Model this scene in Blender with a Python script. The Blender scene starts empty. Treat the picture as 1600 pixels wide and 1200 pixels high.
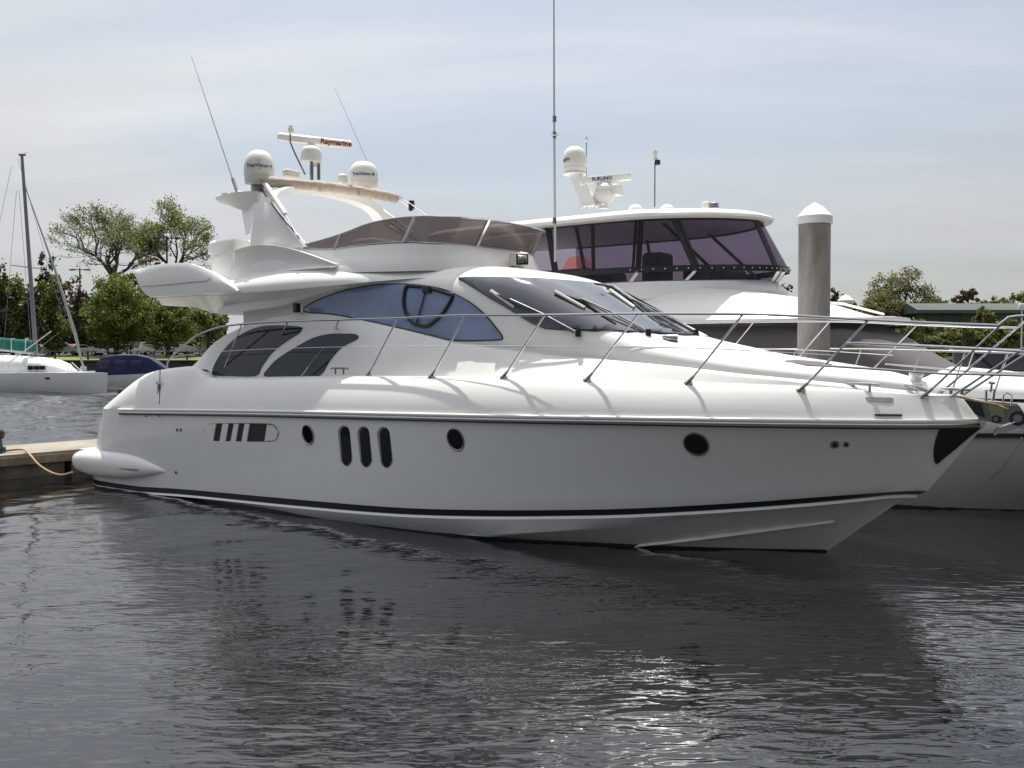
import bpy, bmesh, math, random
import numpy as np
from mathutils import Vector, Matrix
from mathutils.bvhtree import BVHTree
from mathutils.geometry import delaunay_2d_cdt
R = math.radians
rnd = random.Random(7)
SC = bpy.context.scene
COL = SC.collection
# ------------------------------------------------------------------ camera
FPX, EYE, HOR = 1500.0, 2.5, 556.0
PITCH = math.atan((600-HOR)/FPX)
cam_d = bpy.data.cameras.new('camera'); cam = bpy.data.objects.new('camera', cam_d); COL.objects.link(cam)
cam_d.sensor_width = 36; cam_d.lens = 36*FPX/1600; cam_d.clip_start = .1; cam_d.clip_end = 3000
cam.location = (0, 0, EYE); cam.rotation_euler = (math.pi/2-PITCH, 0, 0)
SC.camera = cam
# ------------------------------------------------------------------ light
SUN_EL, SUN_AZ = 70.5, -12.0          # azimuth measured from +Y towards +X
sd = bpy.data.lights.new('sun', 'SUN'); sd.energy = 5.0; sd.angle = R(.55); sd.color = (1, .955, .89)
sun = bpy.data.objects.new('sun', sd); COL.objects.link(sun)
SUNV = Vector((math.sin(R(SUN_AZ))*math.cos(R(SUN_EL)), math.cos(R(SUN_AZ))*math.cos(R(SUN_EL)), math.sin(R(SUN_EL))))
sun.rotation_euler = SUNV.to_track_quat('Z', 'Y').to_euler()
sun.location = (0, 0, 60)
SC.view_settings.view_transform = 'Standard'; SC.view_settings.look = 'None'
SC.view_settings.exposure = 0.22; SC.view_settings.gamma = 1.0
wd = bpy.data.worlds.new('World'); SC.world = wd; wd.use_nodes = True
SKX = 3.55
def build_world():
    nt = wd.node_tree; nt.nodes.clear(); N = nt.nodes.new; L = nt.links.new
    out = N('ShaderNodeOutputWorld'); bg = N('ShaderNodeBackground'); bg.inputs[1].default_value = .10
    sky = N('ShaderNodeTexSky'); sky.sky_type = 'NISHITA'; sky.sun_disc = False
    sky.sun_elevation = R(SUN_EL); sky.sun_rotation = R(SUN_AZ); sky.air_density = 1.2; sky.dust_density = 2.0; sky.ozone_density = 1.2
    tc = N('ShaderNodeTexCoord'); sep = N('ShaderNodeSeparateXYZ'); L(tc.outputs['Generated'], sep.inputs[0])
    # project the direction on a cloud layer: xy/(z+k)
    def math_(op, a, b=None, clamp=False):
        n = N('ShaderNodeMath'); n.operation = op; n.use_clamp = clamp
        for i, v in enumerate((a, b)):
            if v is None: continue
            if isinstance(v, (int, float)): n.inputs[i].default_value = v
            else: L(v, n.inputs[i])
        return n.outputs[0]
    zz = math_('ADD', math_('MAXIMUM', sep.outputs[2], 0.0), .12)
    cx = math_('DIVIDE', sep.outputs[0], zz); cy = math_('DIVIDE', sep.outputs[1], zz)
    cmb = N('ShaderNodeCombineXYZ'); L(cx, cmb.inputs[0]); L(cy, cmb.inputs[1])
    mp = N('ShaderNodeMapping'); L(cmb.outputs[0], mp.inputs[0]); mp.inputs['Rotation'].default_value = (0, 0, R(-14)); mp.inputs['Scale'].default_value = (.22, .62, 1)
    mp.inputs['Location'].default_value = (SKX, 1.7, 0)
    n1 = N('ShaderNodeTexNoise'); n1.inputs['Scale'].default_value = 1.0; n1.inputs['Detail'].default_value = 6; n1.inputs['Roughness'].default_value = .5; n1.inputs['Distortion'].default_value = .6
    L(mp.outputs[0], n1.inputs['Vector'])
    r1 = N('ShaderNodeValToRGB'); r1.color_ramp.elements[0].position = .36; r1.color_ramp.elements[1].position = .60
    r1.color_ramp.interpolation = 'EASE'; r1.color_ramp.elements[0].color = (.44, .44, .44, 1); r1.color_ramp.elements[1].color = (.98, .98, .98, 1)
    L(n1.outputs[0], r1.inputs[0])
    # thin veil: brighter towards the sun, dimmer away from it
    dot = N('ShaderNodeVectorMath'); dot.operation = 'DOT_PRODUCT'; L(tc.outputs['Generated'], dot.inputs[0]); dot.inputs[1].default_value = SUNV
    m0 = N('ShaderNodeMapRange'); L(dot.outputs['Value'], m0.inputs[0]); m0.inputs[1].default_value = -.5; m0.inputs[2].default_value = 1.
    pw = math_('POWER', m0.outputs[0], 2.6)
    mr = N('ShaderNodeMapRange'); L(pw, mr.inputs[0]); mr.inputs[3].default_value = 2.5; mr.inputs[4].default_value = 14.0
    cc = N('ShaderNodeMix'); cc.data_type = 'RGBA'; cc.blend_type = 'MULTIPLY'; cc.inputs['Factor'].default_value = 1
    L(mr.outputs[0], cc.inputs['A']); cc.inputs['B'].default_value = (.95, .97, 1, 1)
    # a little of the veil's own structure
    n2 = N('ShaderNodeTexNoise'); n2.inputs['Scale'].default_value = 2.3; n2.inputs['Detail'].default_value = 7; n2.inputs['Roughness'].default_value = .6
    L(mp.outputs[0], n2.inputs['Vector'])
    mr2 = N('ShaderNodeMapRange'); L(n2.outputs[0], mr2.inputs[0]); mr2.inputs[1].default_value = .3; mr2.inputs[2].default_value = .7; mr2.inputs[3].default_value = .90; mr2.inputs[4].default_value = 1.10
    c2 = N('ShaderNodeMix'); c2.data_type = 'RGBA'; c2.blend_type = 'MULTIPLY'; c2.inputs['Factor'].default_value = 1
    L(cc.outputs['Result'], c2.inputs['A']); L(mr2.outputs[0], c2.inputs['B'])
    hz = N('ShaderNodeMapRange'); hz.interpolation_type = 'SMOOTHSTEP'; L(sep.outputs[2], hz.inputs[0]); hz.inputs[1].default_value = .0; hz.inputs[2].default_value = .17; hz.inputs[3].default_value = 1; hz.inputs[4].default_value = 0
    fac = math_('MAXIMUM', r1.outputs[0], hz.outputs[0])
    mx = N('ShaderNodeMix'); mx.data_type = 'RGBA'; L(fac, mx.inputs['Factor']); L(sky.outputs[0], mx.inputs['A']); L(c2.outputs['Result'], mx.inputs['B'])
    L(mx.outputs['Result'], bg.inputs[0]); L(bg.outputs[0], out.inputs[0])
build_world()

# ------------------------------------------------------------------ materials
MATS = {}
def mat(name, col, rough=.5, metal=0., spec=.5, noise=None, bump=None, coat=0., trans=None, alpha=None, ior=None):
    """noise=(scale, amount[, stretch]) varies the colour; bump=(scale, strength, distance)"""
    if name in MATS: return MATS[name]
    m = bpy.data.materials.new(name); m.use_nodes = True; nt = m.node_tree; N = nt.nodes.new; L = nt.links.new
    p = nt.nodes['Principled BSDF']; p.inputs['Base Color'].default_value = (*col, 1); p.inputs['Roughness'].default_value = rough
    p.inputs['Metallic'].default_value = metal; p.inputs['Specular IOR Level'].default_value = spec
    if coat: p.inputs['Coat Weight'].default_value = coat; p.inputs['Coat Roughness'].default_value = .06
    if ior: p.inputs['IOR'].default_value = ior
    if noise or bump:
        tc = N('ShaderNodeTexCoord'); mp = N('ShaderNodeMapping'); L(tc.outputs['Object'], mp.inputs[0])
        if noise and len(noise) > 2: mp.inputs['Scale'].default_value = noise[2]
    if noise:
        n = N('ShaderNodeTexNoise'); n.inputs['Scale'].default_value = noise[0]; n.inputs['Detail'].default_value = 5; n.inputs['Roughness'].default_value = .6
        L(mp.outputs[0], n.inputs['Vector'])
        mr = N('ShaderNodeMapRange'); L(n.outputs[0], mr.inputs[0]); mr.inputs[1].default_value = .3; mr.inputs[2].default_value = .7
        mr.inputs[3].default_value = 1-noise[1]; mr.inputs[4].default_value = 1+noise[1]*.6
        mx = N('ShaderNodeMix'); mx.data_type = 'RGBA'; mx.blend_type = 'MULTIPLY'; mx.inputs['Factor'].default_value = 1
        mx.inputs['A'].default_value = (*col, 1); L(mr.outputs[0], mx.inputs['B']); L(mx.outputs['Result'], p.inputs['Base Color'])
    if bump:
        n = N('ShaderNodeTexNoise'); n.inputs['Scale'].default_value = bump[0]; n.inputs['Detail'].default_value = 4
        L(mp.outputs[0], n.inputs['Vector']); b = N('ShaderNodeBump'); b.inputs['Strength'].default_value = bump[1]; b.inputs['Distance'].default_value = bump[2]
        L(n.outputs[0], b.inputs['Height']); L(b.outputs[0], p.inputs['Normal'])
    if alpha is not None: p.inputs['Alpha'].default_value = alpha
    MATS[name] = m; return m
GEL = mat('gelcoat', (.84, .83, .805), .30, coat=.25, noise=(.9, .03))
HULLM = mat('hull_gelcoat', (.79, .80, .815), .26, coat=.35, noise=(1.6, .022, (2.2, 2.2, .3)), bump=(.55, .12, .03))
GLASSQ = mat('cockpit_side_glass', (.005, .007, .012), .04, spec=.7)
CREAM = mat('cream_gelcoat', (.78, .755, .69), .4, noise=(1.2, .03))
STEEL = mat('stainless_steel', (.62, .62, .64), .16, metal=1)
STEELD = mat('dull_steel', (.35, .35, .36), .35, metal=1, noise=(9, .3))
BLACK = mat('black_paint', (.012, .012, .014), .35)
RUBBER = mat('rubber', (.02, .02, .022), .6)
GLASSK = mat('dark_glass', (.005, .005, .008), .05, spec=.4)
GLASSB = mat('blue_sunscreen_glass', (.20, .26, .43), .10, spec=.6, coat=.3, noise=(1.1, .25))
GLASSW = mat('windscreen_glass', (.035, .038, .055), .06, spec=.9, coat=.6)
WOODB = mat('anchor_pad', (.010, .009, .012), .3)
CANV = mat('beige_canvas', (.50, .42, .34), .85, noise=(10, .22), bump=(7, .7, .04))
MESHG = mat('grey_mesh_cover', (.115, .105, .11), .8, noise=(.8, .18), bump=(1.6, .3, .05))
CLEAR = mat('purple_vinyl', (.05, .035, .07), .06)
ROPE = mat('tan_rope', (.42, .28, .15), .8, noise=(60, .4))
def tinted(name, col, alpha, rough=.07):
    m = bpy.data.materials.new(name); m.use_nodes = True; nt = m.node_tree; nt.nodes.clear(); N = nt.nodes.new; L = nt.links.new
    o = N('ShaderNodeOutputMaterial'); t = N('ShaderNodeBsdfTransparent'); t.inputs[0].default_value = (*col, 1)
    g = N('ShaderNodeBsdfPrincipled'); g.inputs['Base Color'].default_value = (*[c*.33 for c in col], 1); g.inputs['Roughness'].default_value = rough
    mx = N('ShaderNodeMixShader'); mx.inputs[0].default_value = alpha; L(t.outputs[0], mx.inputs[1]); L(g.outputs[0], mx.inputs[2]); L(mx.outputs[0], o.inputs[0])
    return m
ACRYL = tinted('smoked_acrylic', (.66, .585, .58), .50, .12)
VINYL = tinted('tinted_vinyl', (.69, .64, .71), .08)
WIRE = mat('white_wire', (.7, .7, .7), .4)

# ------------------------------------------------------------------ object helpers
def tag(o, label=None, cat=None, group=None, kind=None):
    if label: o['label'] = label
    if cat: o['category'] = cat
    if group: o['group'] = group
    if kind: o['kind'] = kind
    return o
def empty(name, loc=(0, 0, 0), rz=0., **k):
    o = bpy.data.objects.new(name, None); o.location = loc; o.rotation_euler = (0, 0, rz); o.empty_display_size = .3
    COL.objects.link(o); return tag(o, **k)
def mkobj(name, V, F, m, parent=None, smooth=40, recalc=True, **k):
    me = bpy.data.meshes.new(name); bm = bmesh.new()
    vs = [bm.verts.new(v) for v in V]
    for f in F:
        ff = []
        for i in f:
            if not ff or ff[-1] is not vs[i]: ff.append(vs[i])
        if len(ff) > 2 and ff[0] is ff[-1]: ff.pop()
        if len(set(ff)) >= 3:
            try: bm.faces.new(ff)
            except ValueError: pass
    bmesh.ops.remove_doubles(bm, verts=bm.verts, dist=.0004)
    if recalc: bmesh.ops.recalc_face_normals(bm, faces=bm.faces)
    bm.to_mesh(me); bm.free()
    me.materials.append(m)
    if smooth:
        for p in me.polygons: p.use_smooth = True
        me.set_sharp_from_angle(angle=R(smooth))
    o = bpy.data.objects.new(name, me); COL.objects.link(o); o.parent = parent
    return tag(o, **k)
class MB:
    def __init__(s): s.V = []; s.F = []
    def add(s, V, F):
        n = len(s.V); s.V += [tuple(v) for v in V]; s.F += [tuple(i+n for i in f) for f in F]; return s
    def box(s, c, d, rz=0, ry=0):
        M = Matrix.Rotation(rz, 3, 'Z') @ Matrix.Rotation(ry, 3, 'Y')
        V = [Vector(c)+M @ Vector((x*d[0]/2, y*d[1]/2, z*d[2]/2)) for x in (-1, 1) for y in (-1, 1) for z in (-1, 1)]
        return s.add(V, [(0, 1, 3, 2), (4, 6, 7, 5), (0, 4, 5, 1), (2, 3, 7, 6), (0, 2, 6, 4), (1, 5, 7, 3)])
    def rbox(s, c, d, r=.02, rz=0, n=3, top=1.):
        """box with rounded vertical edges and softened top"""
        M = Matrix.Rotation(rz, 3, 'Z'); hx, hy, hz = d[0]/2, d[1]/2, d[2]/2; rings = []
        lv = [(-hz, 0)]+[(hz-r+r*math.sin(a*math.pi/2/n), r-r*math.cos(a*math.pi/2/n)) for a in range(n+1)]
        for z, ins in lv:
            k = 1 if z < 0 else top
            ring = []
            for qx, qy, a0 in ((1, 1, 0), (-1, 1, 90), (-1, -1, 180), (1, -1, 270)):
                for a in range(n+1):
                    an = R(a0+90*a/n); ring.append(Vector(c)+M @ Vector(((qx*(hx-r)+(r-ins)*math.cos(an))*k, (qy*(hy-r)+(r-ins)*math.sin(an))*k, z)))
            rings.append(ring)
        return s.loft(rings, closed=True, caps=True)
    def loft(s, rings, closed=True, caps=True):
        n = len(rings[0]); V = [v for r in rings for v in r]; F = []
        for i in range(len(rings)-1):
            for j in range(n if closed else n-1):
                k = (j+1) % n; F.append((i*n+j, i*n+k, (i+1)*n+k, (i+1)*n+j))
        if caps: F.append(tuple(range(n))); F.append(tuple((len(rings)-1)*n+j for j in range(n)))
        return s.add(V, F)
    def tube(s, pts, r, n=8, caps=True):
        pts = [Vector(p) for p in pts]; rings = []; up = None
        for i, p in enumerate(pts):
            d = (pts[min(i+1, len(pts)-1)]-pts[max(i-1, 0)])
            if d.length < 1e-9: d = Vector((0, 0, 1))
            d.normalize()
            if up is None:
                up = Vector((0, 0, 1)) if abs(d.z) < .9 else Vector((1, 0, 0))
            a = d.cross(up).normalized(); up = a.cross(d).normalized()
            rr = r[i] if isinstance(r, (list, tuple)) else r
            rings.append([p+(a*math.cos(2*math.pi*k/n)+up*math.sin(2*math.pi*k/n))*rr for k in range(n)])
        return s.loft(rings, True, caps)
    def lathe(s, c, prof, n=20, sc=(1, 1)):
        """prof = [(radius, z), ...]"""
        c = Vector(c); rings = [[c+Vector((r*math.cos(2*math.pi*k/n)*sc[0], r*math.sin(2*math.pi*k/n)*sc[1], z)) for k in range(n)] for r, z in prof]
        return s.loft(rings, True, True)
    def build(s, name, m, parent=None, smooth=40, recalc=True, **k): return mkobj(name, s.V, s.F, m, parent, smooth, recalc, **k)
def catmull(pts, n=6, closed=False):
    P = [tuple(map(float, p)) for p in pts]; out = []; N = len(P)
    rng = range(N if closed else N-1)
    for i in rng:
        if closed: a, b, c, d = P[(i-1) % N], P[i], P[(i+1) % N], P[(i+2) % N]
        else:
            b, c = P[i], P[i+1]
            a = P[i-1] if i else tuple(2*x-y for x, y in zip(b, c)); d = P[i+2] if i+2 < N else tuple(2*y-x for x, y in zip(b, c))
        for k in range(n):
            t = k/n
            out.append(tuple(.5*(2*y+(z-x)*t+(2*x-5*y+4*z-w)*t*t+(3*y-x-3*z+w)*t**3) for x, y, z, w in zip(a, b, c, d)))
    if not closed: out.append(P[-1])
    return out
def text_mesh(txt, size, m, name, parent, origin, xdir, updir, depth=.004, shear=0., bold=.0, **k):
    cu = bpy.data.curves.new('t', 'FONT'); cu.body = txt; cu.size = size; cu.extrude = depth/2; cu.offset = bold; cu.shear = shear
    cu.align_x = 'CENTER'; cu.align_y = 'CENTER'; cu.resolution_u = 3
    ob = bpy.data.objects.new('t', cu); COL.objects.link(ob); dg = bpy.context.evaluated_depsgraph_get()
    me = bpy.data.meshes.new_from_object(ob.evaluated_get(dg)); bpy.data.objects.remove(ob)
    x = Vector(xdir).normalized(); u = Vector(updir).normalized(); z = x.cross(u).normalized(); u = z.cross(x)
    M = Matrix(((x.x, u.x, z.x, origin[0]), (x.y, u.y, z.y, origin[1]), (x.z, u.z, z.z, origin[2]), (0, 0, 0, 1)))
    me.transform(M); me.materials.clear(); me.materials.append(m)
    o = bpy.data.objects.new(name, me); COL.objects.link(o); o.parent = parent; return tag(o, **k)

# ------------------------------------------------------------------ surveying: pixel of the photo -> ray -> point in the berth frame
HEAD = R(-37.1); SX, SY = math.cos(HEAD), math.sin(HEAD); TX, TY = math.sin(HEAD), -math.cos(HEAD)
OX, OY = -6.5231, 20.1545
def ray(px, py):
    x = (px-800)/FPX; v = (600-py)/FPX; cp, sp = math.cos(PITCH), math.sin(PITCH)
    return Vector((x, cp+v*sp, -sp+v*cp))
def rayb(px, py):
    r = ray(px, py); return Vector((r.x*SX+r.y*SY, r.x*TX+r.y*TY, r.z))
EB = Vector((-OX*SX-OY*SY, -OX*TX-OY*TY, EYE))
def P(px, py, t=None, z=None, s=None):
    r = rayb(px, py)
    k = (t-EB.y)/r.y if t is not None else (z-EB.z)/r.z if z is not None else (s-EB.x)/r.x
    return EB+r*k
def PB(px, py, b, side=1):
    p = P(px, py, t=side*b(5))
    for _ in range(40):
        q = P(px, py, t=side*max(b(p.x), 0)); p = p*.4+q*.6
    return p
def Wd(px, py, D):
    """world point on the ray at depth D along +Y"""
    r = ray(px, py); return Vector((0, 0, EYE))+r*(D/r.y)
def Lc(p): return (p[0], -p[1], p[2])
def zfun(pix, b, n=6):
    pts = [PB(x, y, b) for x, y in catmull(pix, n)]; a = sorted((p.x, p.z) for p in pts)
    xs = [q[0] for q in a]; zs = [q[1] for q in a]
    return lambda s: float(np.interp(s, xs, zs))
def tab(*pts):
    c = catmull(sorted(pts), 8); xs = [p[0] for p in c]; ys = [p[1] for p in c]
    return lambda s: float(np.interp(s, xs, ys))
def half(B, sm, se, p): return lambda s: B*(1-max(0, min(1, (s-sm)/(se-sm)))**p)
def decal(name, outline, body, m, parent, off=.006, depth=.03, step=9, smooth_out=5, mirror=False, dens=6, **k):
    """solid panel following the body's surface inside the surveyed outline"""
    o2 = catmull(outline, smooth_out, closed=True) if smooth_out > 1 else [tuple(p) for p in outline]
    pts = [Vector(p) for p in o2]
    n = len(pts); xs = [p[0] for p in pts]; ys = [p[1] for p in pts]
    inner = []
    def inside(x, y):
        c = False; j = n-1
        for i in range(n):
            if (pts[i][1] > y) != (pts[j][1] > y) and x < (pts[j][0]-pts[i][0])*(y-pts[i][1])/(pts[j][1]-pts[i][1])+pts[i][0]: c = not c
            j = i
        return c
    def near(x, y): return min((x-p[0])**2+(y-p[1])**2 for p in pts) < (step*.45)**2
    y = min(ys)+step/2
    while y < max(ys):
        x = min(xs)+step/2
        while x < max(xs):
            if inside(x, y) and not near(x, y): inner.append(Vector((x, y)))
            x += step
        y += step
    ov, oe, of, *_ = delaunay_2d_cdt(pts+inner, [], [tuple(range(n))], 1, 1e-5)
    hits = []; last = None
    for v in ov:
        h = body.ray_cast(EB, rayb(v[0], v[1]).normalized())
        hits.append(h if h[0] is not None else None)
    good = [i for i, h in enumerate(hits) if h]
    F3, B3 = [], []
    for i, v in enumerate(ov):
        h = hits[i]
        if h is None:
            j = min(good, key=lambda g: (ov[g]-v).length); pl = hits[j]; rr = rayb(v[0], v[1])
            kk = (pl[0]-EB).dot(pl[1])/rr.dot(pl[1]); q = EB+rr*kk; nn = pl[1]
        else: q, nn = h[0], h[1]
        if nn.dot(EB-q) < 0: nn = -nn
        F3.append(q+nn*off); B3.append(q-nn*depth)
    V = [Lc(v) for v in F3]+[Lc(v) for v in B3]; K = len(ov)
    cnt = {}
    for f in of:
        for a, b in zip(f, list(f[1:])+[f[0]]): cnt[(min(a, b), max(a, b))] = cnt.get((min(a, b), max(a, b)), 0)+1
    F = [tuple(f) for f in of]+[tuple(i+K for i in reversed(f)) for f in of]
    F += [(a, b, b+K, a+K) for (a, b), c in cnt.items() if c == 1]
    if mirror: mkobj(name, [(x, -y, z) for x, y, z in V], [tuple(reversed(f)) for f in F], m, parent, 50, **k)
    return mkobj(name, V, F, m, parent, 50, **k)
def bvh_of(rings, closed=True):
    mb = MB(); mb.loft(rings, closed, True); return BVHTree.FromPolygons([Vector(v) for v in mb.V], mb.F)
def sym(rows):
    """rows: starboard points bottom->top for one station -> full loop in (s,t,z)"""
    return [Vector(p) for p in rows]+[Vector((p[0], -p[1], p[2])) for p in reversed(rows)]
def body(name, stations, m, parent, smooth=35, **k):
    rings = [sym(r) for r in stations]; mb = MB(); mb.loft([[Lc(p) for p in r] for r in rings], True, True)
    return mb.build(name, m, parent, smooth, **k), bvh_of(rings)

# ================================================================== WATER
def water():
    m = bpy.data.materials.new('harbour_water'); m.use_nodes = True; nt = m.node_tree; N = nt.nodes.new; L = nt.links.new
    p = nt.nodes['Principled BSDF']; p.inputs['Base Color'].default_value = (.006, .007, .007, 1); p.inputs['Roughness'].default_value = .04
    p.inputs['IOR'].default_value = 1.82; p.inputs['Specular IOR Level'].default_value = .5
    tc = N('ShaderNodeTexCoord')
    def noise(scale, stretch, detail, rough=.5, rot=0., dist=0.):
        mp = N('ShaderNodeMapping'); mp.inputs['Scale'].default_value = stretch; mp.inputs['Rotation'].default_value = (0, 0, R(rot)); L(tc.outputs['Object'], mp.inputs[0])
        n = N('ShaderNodeTexNoise'); n.inputs['Scale'].default_value = scale; n.inputs['Detail'].default_value = detail; n.inputs['Roughness'].default_value = rough; n.inputs['Distortion'].default_value = dist
        L(mp.outputs[0], n.inputs['Vector']); return n.outputs[0]
    def M(op, a, b):
        n = N('ShaderNodeMath'); n.operation = op
        for i, v in enumerate((a, b)):
            if isinstance(v, (int, float)): n.inputs[i].default_value = v
            else: L(v, n.inputs[i])
        return n.outputs[0]
    big = noise(.35, (.7, 1.3, 1), 2, rot=12)               # slow swell
    rip = noise(2.4, (.55, 1.5, 1), 1.5, .5, rot=-8, dist=.5)  # wind ripples
    fine = noise(8.0, (.5, 1.5, 1), 1.2, .5, rot=6, dist=.6); spark = noise(27.0, (.7, 1.3, 1), 1, rot=-10, dist=.4)
    # cat's paws: where the breeze roughens the surface
    pawn = noise(.16, (1.1, .8, 1), 2, rot=30)
    geo = N('ShaderNodeNewGeometry'); sp = N('ShaderNodeSeparateXYZ'); L(geo.outputs['Position'], sp.inputs[0])
    near = N('ShaderNodeMapRange'); L(sp.outputs[1], near.inputs[0]); near.inputs[1].default_value = 10.2; near.inputs[2].default_value = 6.2; near.inputs[3].default_value = 0; near.inputs[4].default_value = 1
    far = N('ShaderNodeMapRange'); L(sp.outputs[1], far.inputs[0]); far.inputs[1].default_value = 22; far.inputs[2].default_value = 34; far.inputs[3].default_value = 0; far.inputs[4].default_value = 1.2
    rgt = N('ShaderNodeMapRange'); L(sp.outputs[0], rgt.inputs[0]); rgt.inputs[1].default_value = -3.5; rgt.inputs[2].default_value = 1.0; rgt.inputs[3].default_value = .3; rgt.inputs[4].default_value = 1
    paw = N('ShaderNodeMapRange'); L(pawn, paw.inputs[0]); paw.inputs[1].default_value = .42; paw.inputs[2].default_value = .62; paw.inputs[3].default_value = .30; paw.inputs[4].default_value = .75
    amp = M('ADD', M('ADD', M('MULTIPLY', M('MULTIPLY', near.outputs[0], rgt.outputs[0]), .9), far.outputs[0]), paw.outputs[0])
    pm = N('ShaderNodeMapRange'); L(noise(.75, (.6, 1.2, 1), 3, rot=20), pm.inputs[0]); pm.inputs[1].default_value = .50; pm.inputs[2].default_value = .66
    nr2 = N('ShaderNodeMapRange'); L(sp.outputs[1], nr2.inputs[0]); nr2.inputs[1].default_value = 11.5; nr2.inputs[2].default_value = 8.0
    sk = M('MULTIPLY', M('MULTIPLY', M('MULTIPLY', pm.outputs[0], nr2.outputs[0]), rgt.outputs[0]), spark)
    h = M('ADD', M('ADD', M('MULTIPLY', big, .022), M('MULTIPLY', sk, .0042)), M('MULTIPLY', amp, M('ADD', M('MULTIPLY', rip, .018), M('MULTIPLY', fine, .0075))))
    b = N('ShaderNodeBump'); b.inputs['Strength'].default_value = 1; b.inputs['Distance'].default_value = 1.0; L(h, b.inputs['Height']); L(b.outputs[0], p.inputs['Normal'])
    # real waves: calm in the lee of the yachts, a short chop out in the basin
    ys = [2.2]
    while ys[-1] < 112: ys.append(ys[-1]*1.0047)
    ys = np.array(ys); tx = np.linspace(-1.5, 1.5, 680); Y, T = np.meshgrid(ys, tx, indexing='ij'); X = Y*T; Z = np.zeros_like(X); g = np.random.default_rng(3); sp_ = Y*3.0/680
    k_ = np.clip((Y-19)/11, 0, 1); k_ = k_*k_*(3-2*k_); shore = np.clip((104-Y)/10, 0, 1)
    for i in range(34):
        lam = .42*1.10**i*g.uniform(.9, 1.1); a = g.normal(.9, .55)+math.pi/2; q = 2*math.pi/lam
        fade = np.clip((lam/sp_-2.6)/2, 0, 1); calm = .006 if lam < 2.5 else .004
        Z += np.sin((X*math.cos(a)+Y*math.sin(a))*q+g.uniform(0, 6.28))/q*(calm+k_*.036*(1 if lam < 3 else .5))*fade
    Z *= shore; V = np.stack([X, Y, Z], -1).reshape(-1, 3); n, c = X.shape
    me = bpy.data.meshes.new('water'); ii = (np.arange(n-1)[:, None]*c+np.arange(c-1)[None, :]).ravel(); F = np.stack([ii, ii+1, ii+c+1, ii+c], 1).astype(np.int32)
    e = np.array([(-400, -48, -.06), (400, -48, -.06), (400, 300, -.06), (-400, 300, -.06)]); b0 = len(V); V = np.concatenate([V, e]); F = np.concatenate([F, np.array([[b0, b0+1, b0+2, b0+3]], np.int32)])
    me.vertices.add(len(V)); me.vertices.foreach_set('co', V.ravel()); me.loops.add(F.size); me.loops.foreach_set('vertex_index', F.ravel()); me.polygons.add(len(F)); me.polygons.foreach_set('loop_start', np.arange(0, F.size, 4, dtype=np.int32)); me.polygons.foreach_set('loop_total', np.full(len(F), 4, dtype=np.int32))
    me.polygons.foreach_set('use_smooth', np.ones(len(F), bool)); me.update(); me.materials.append(m); o = bpy.data.objects.new('water', me); COL.objects.link(o); return tag(o, kind='structure')
water()

# ================================================================== MAIN YACHT
Y1 = empty('motor_yacht', (OX, OY, 0), HEAD, label='large white flybridge motor yacht in the foreground, bow to the right, with blue side window', cat='motor yacht')
b_wl = tab((-.8, 1.98), (0, 2.03), (2.65, 2.1), (5.59, 2.2), (7.65, 2.07), (9.15, 1.85), (10.33, 1.46), (11.17, 1.15), (12.25, .62), (13.2, 0))
b_ch = half(2.26, 5.5, 14.15, 2.45); b_st = half(2.28, 5.5, 14.3, 2.5); b_st2 = half(2.285, 5.5, 14.42, 2.55)
b_rub = half(2.33, 6.0, 15.05, 3.3)
def b_bul(s): x = max(0, min(1, (s-11.5)/3.3)); return max(0, b_rub(s)-(.28-.15*x*x))
z_ch = zfun([(760, 836), (900, 828), (1000, 818), (1150, 800), (1290, 784), (1385, 775)], b_ch)
z_st = zfun([(215, 768), (300, 774), (460, 790), (620, 803), (760, 807), (900, 806), (1000, 803.5), (1150, 795), (1290, 784), (1400, 772.5)], b_st)
z_st2 = zfun([(215, 760), (300, 765.5), (460, 780), (620, 793), (760, 797), (900, 796.5), (1000, 794), (1150, 786), (1290, 776), (1415, 767)], b_st2)
z_rub = zfun([(170, 640), (190, 640), (400, 642), (600, 646), (800, 650), (1000, 653), (1200, 656), (1400, 658), (1500, 657.5)], b_rub)
z_bul = zfun([(193, 607), (205, 595), (222, 587), (240, 580), (270, 575), (300, 572.5), (309, 577), (320, 587), (335, 591), (400, 590), (500, 588), (600, 588), (800, 590), (1000, 595), (1200, 602), (1350, 610), (1440, 618)], b_bul)
S_END = {'k': 12.6, 'wl': 13.2, 'ch': 14.15, 'st': 14.3, 'st2': 14.42}
def aft(b, s, s0): return b-.30*max(0, min(1, (s0+.9-s)/.9))**2
US = [0, .012, .03, .05, .075]+[.1+.9*i/44 for i in range(45)]
US = [u if u < .7 else .7+.3*(1-max(0, 1-(u-.7)/.3)**1.35) for u in US]
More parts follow.
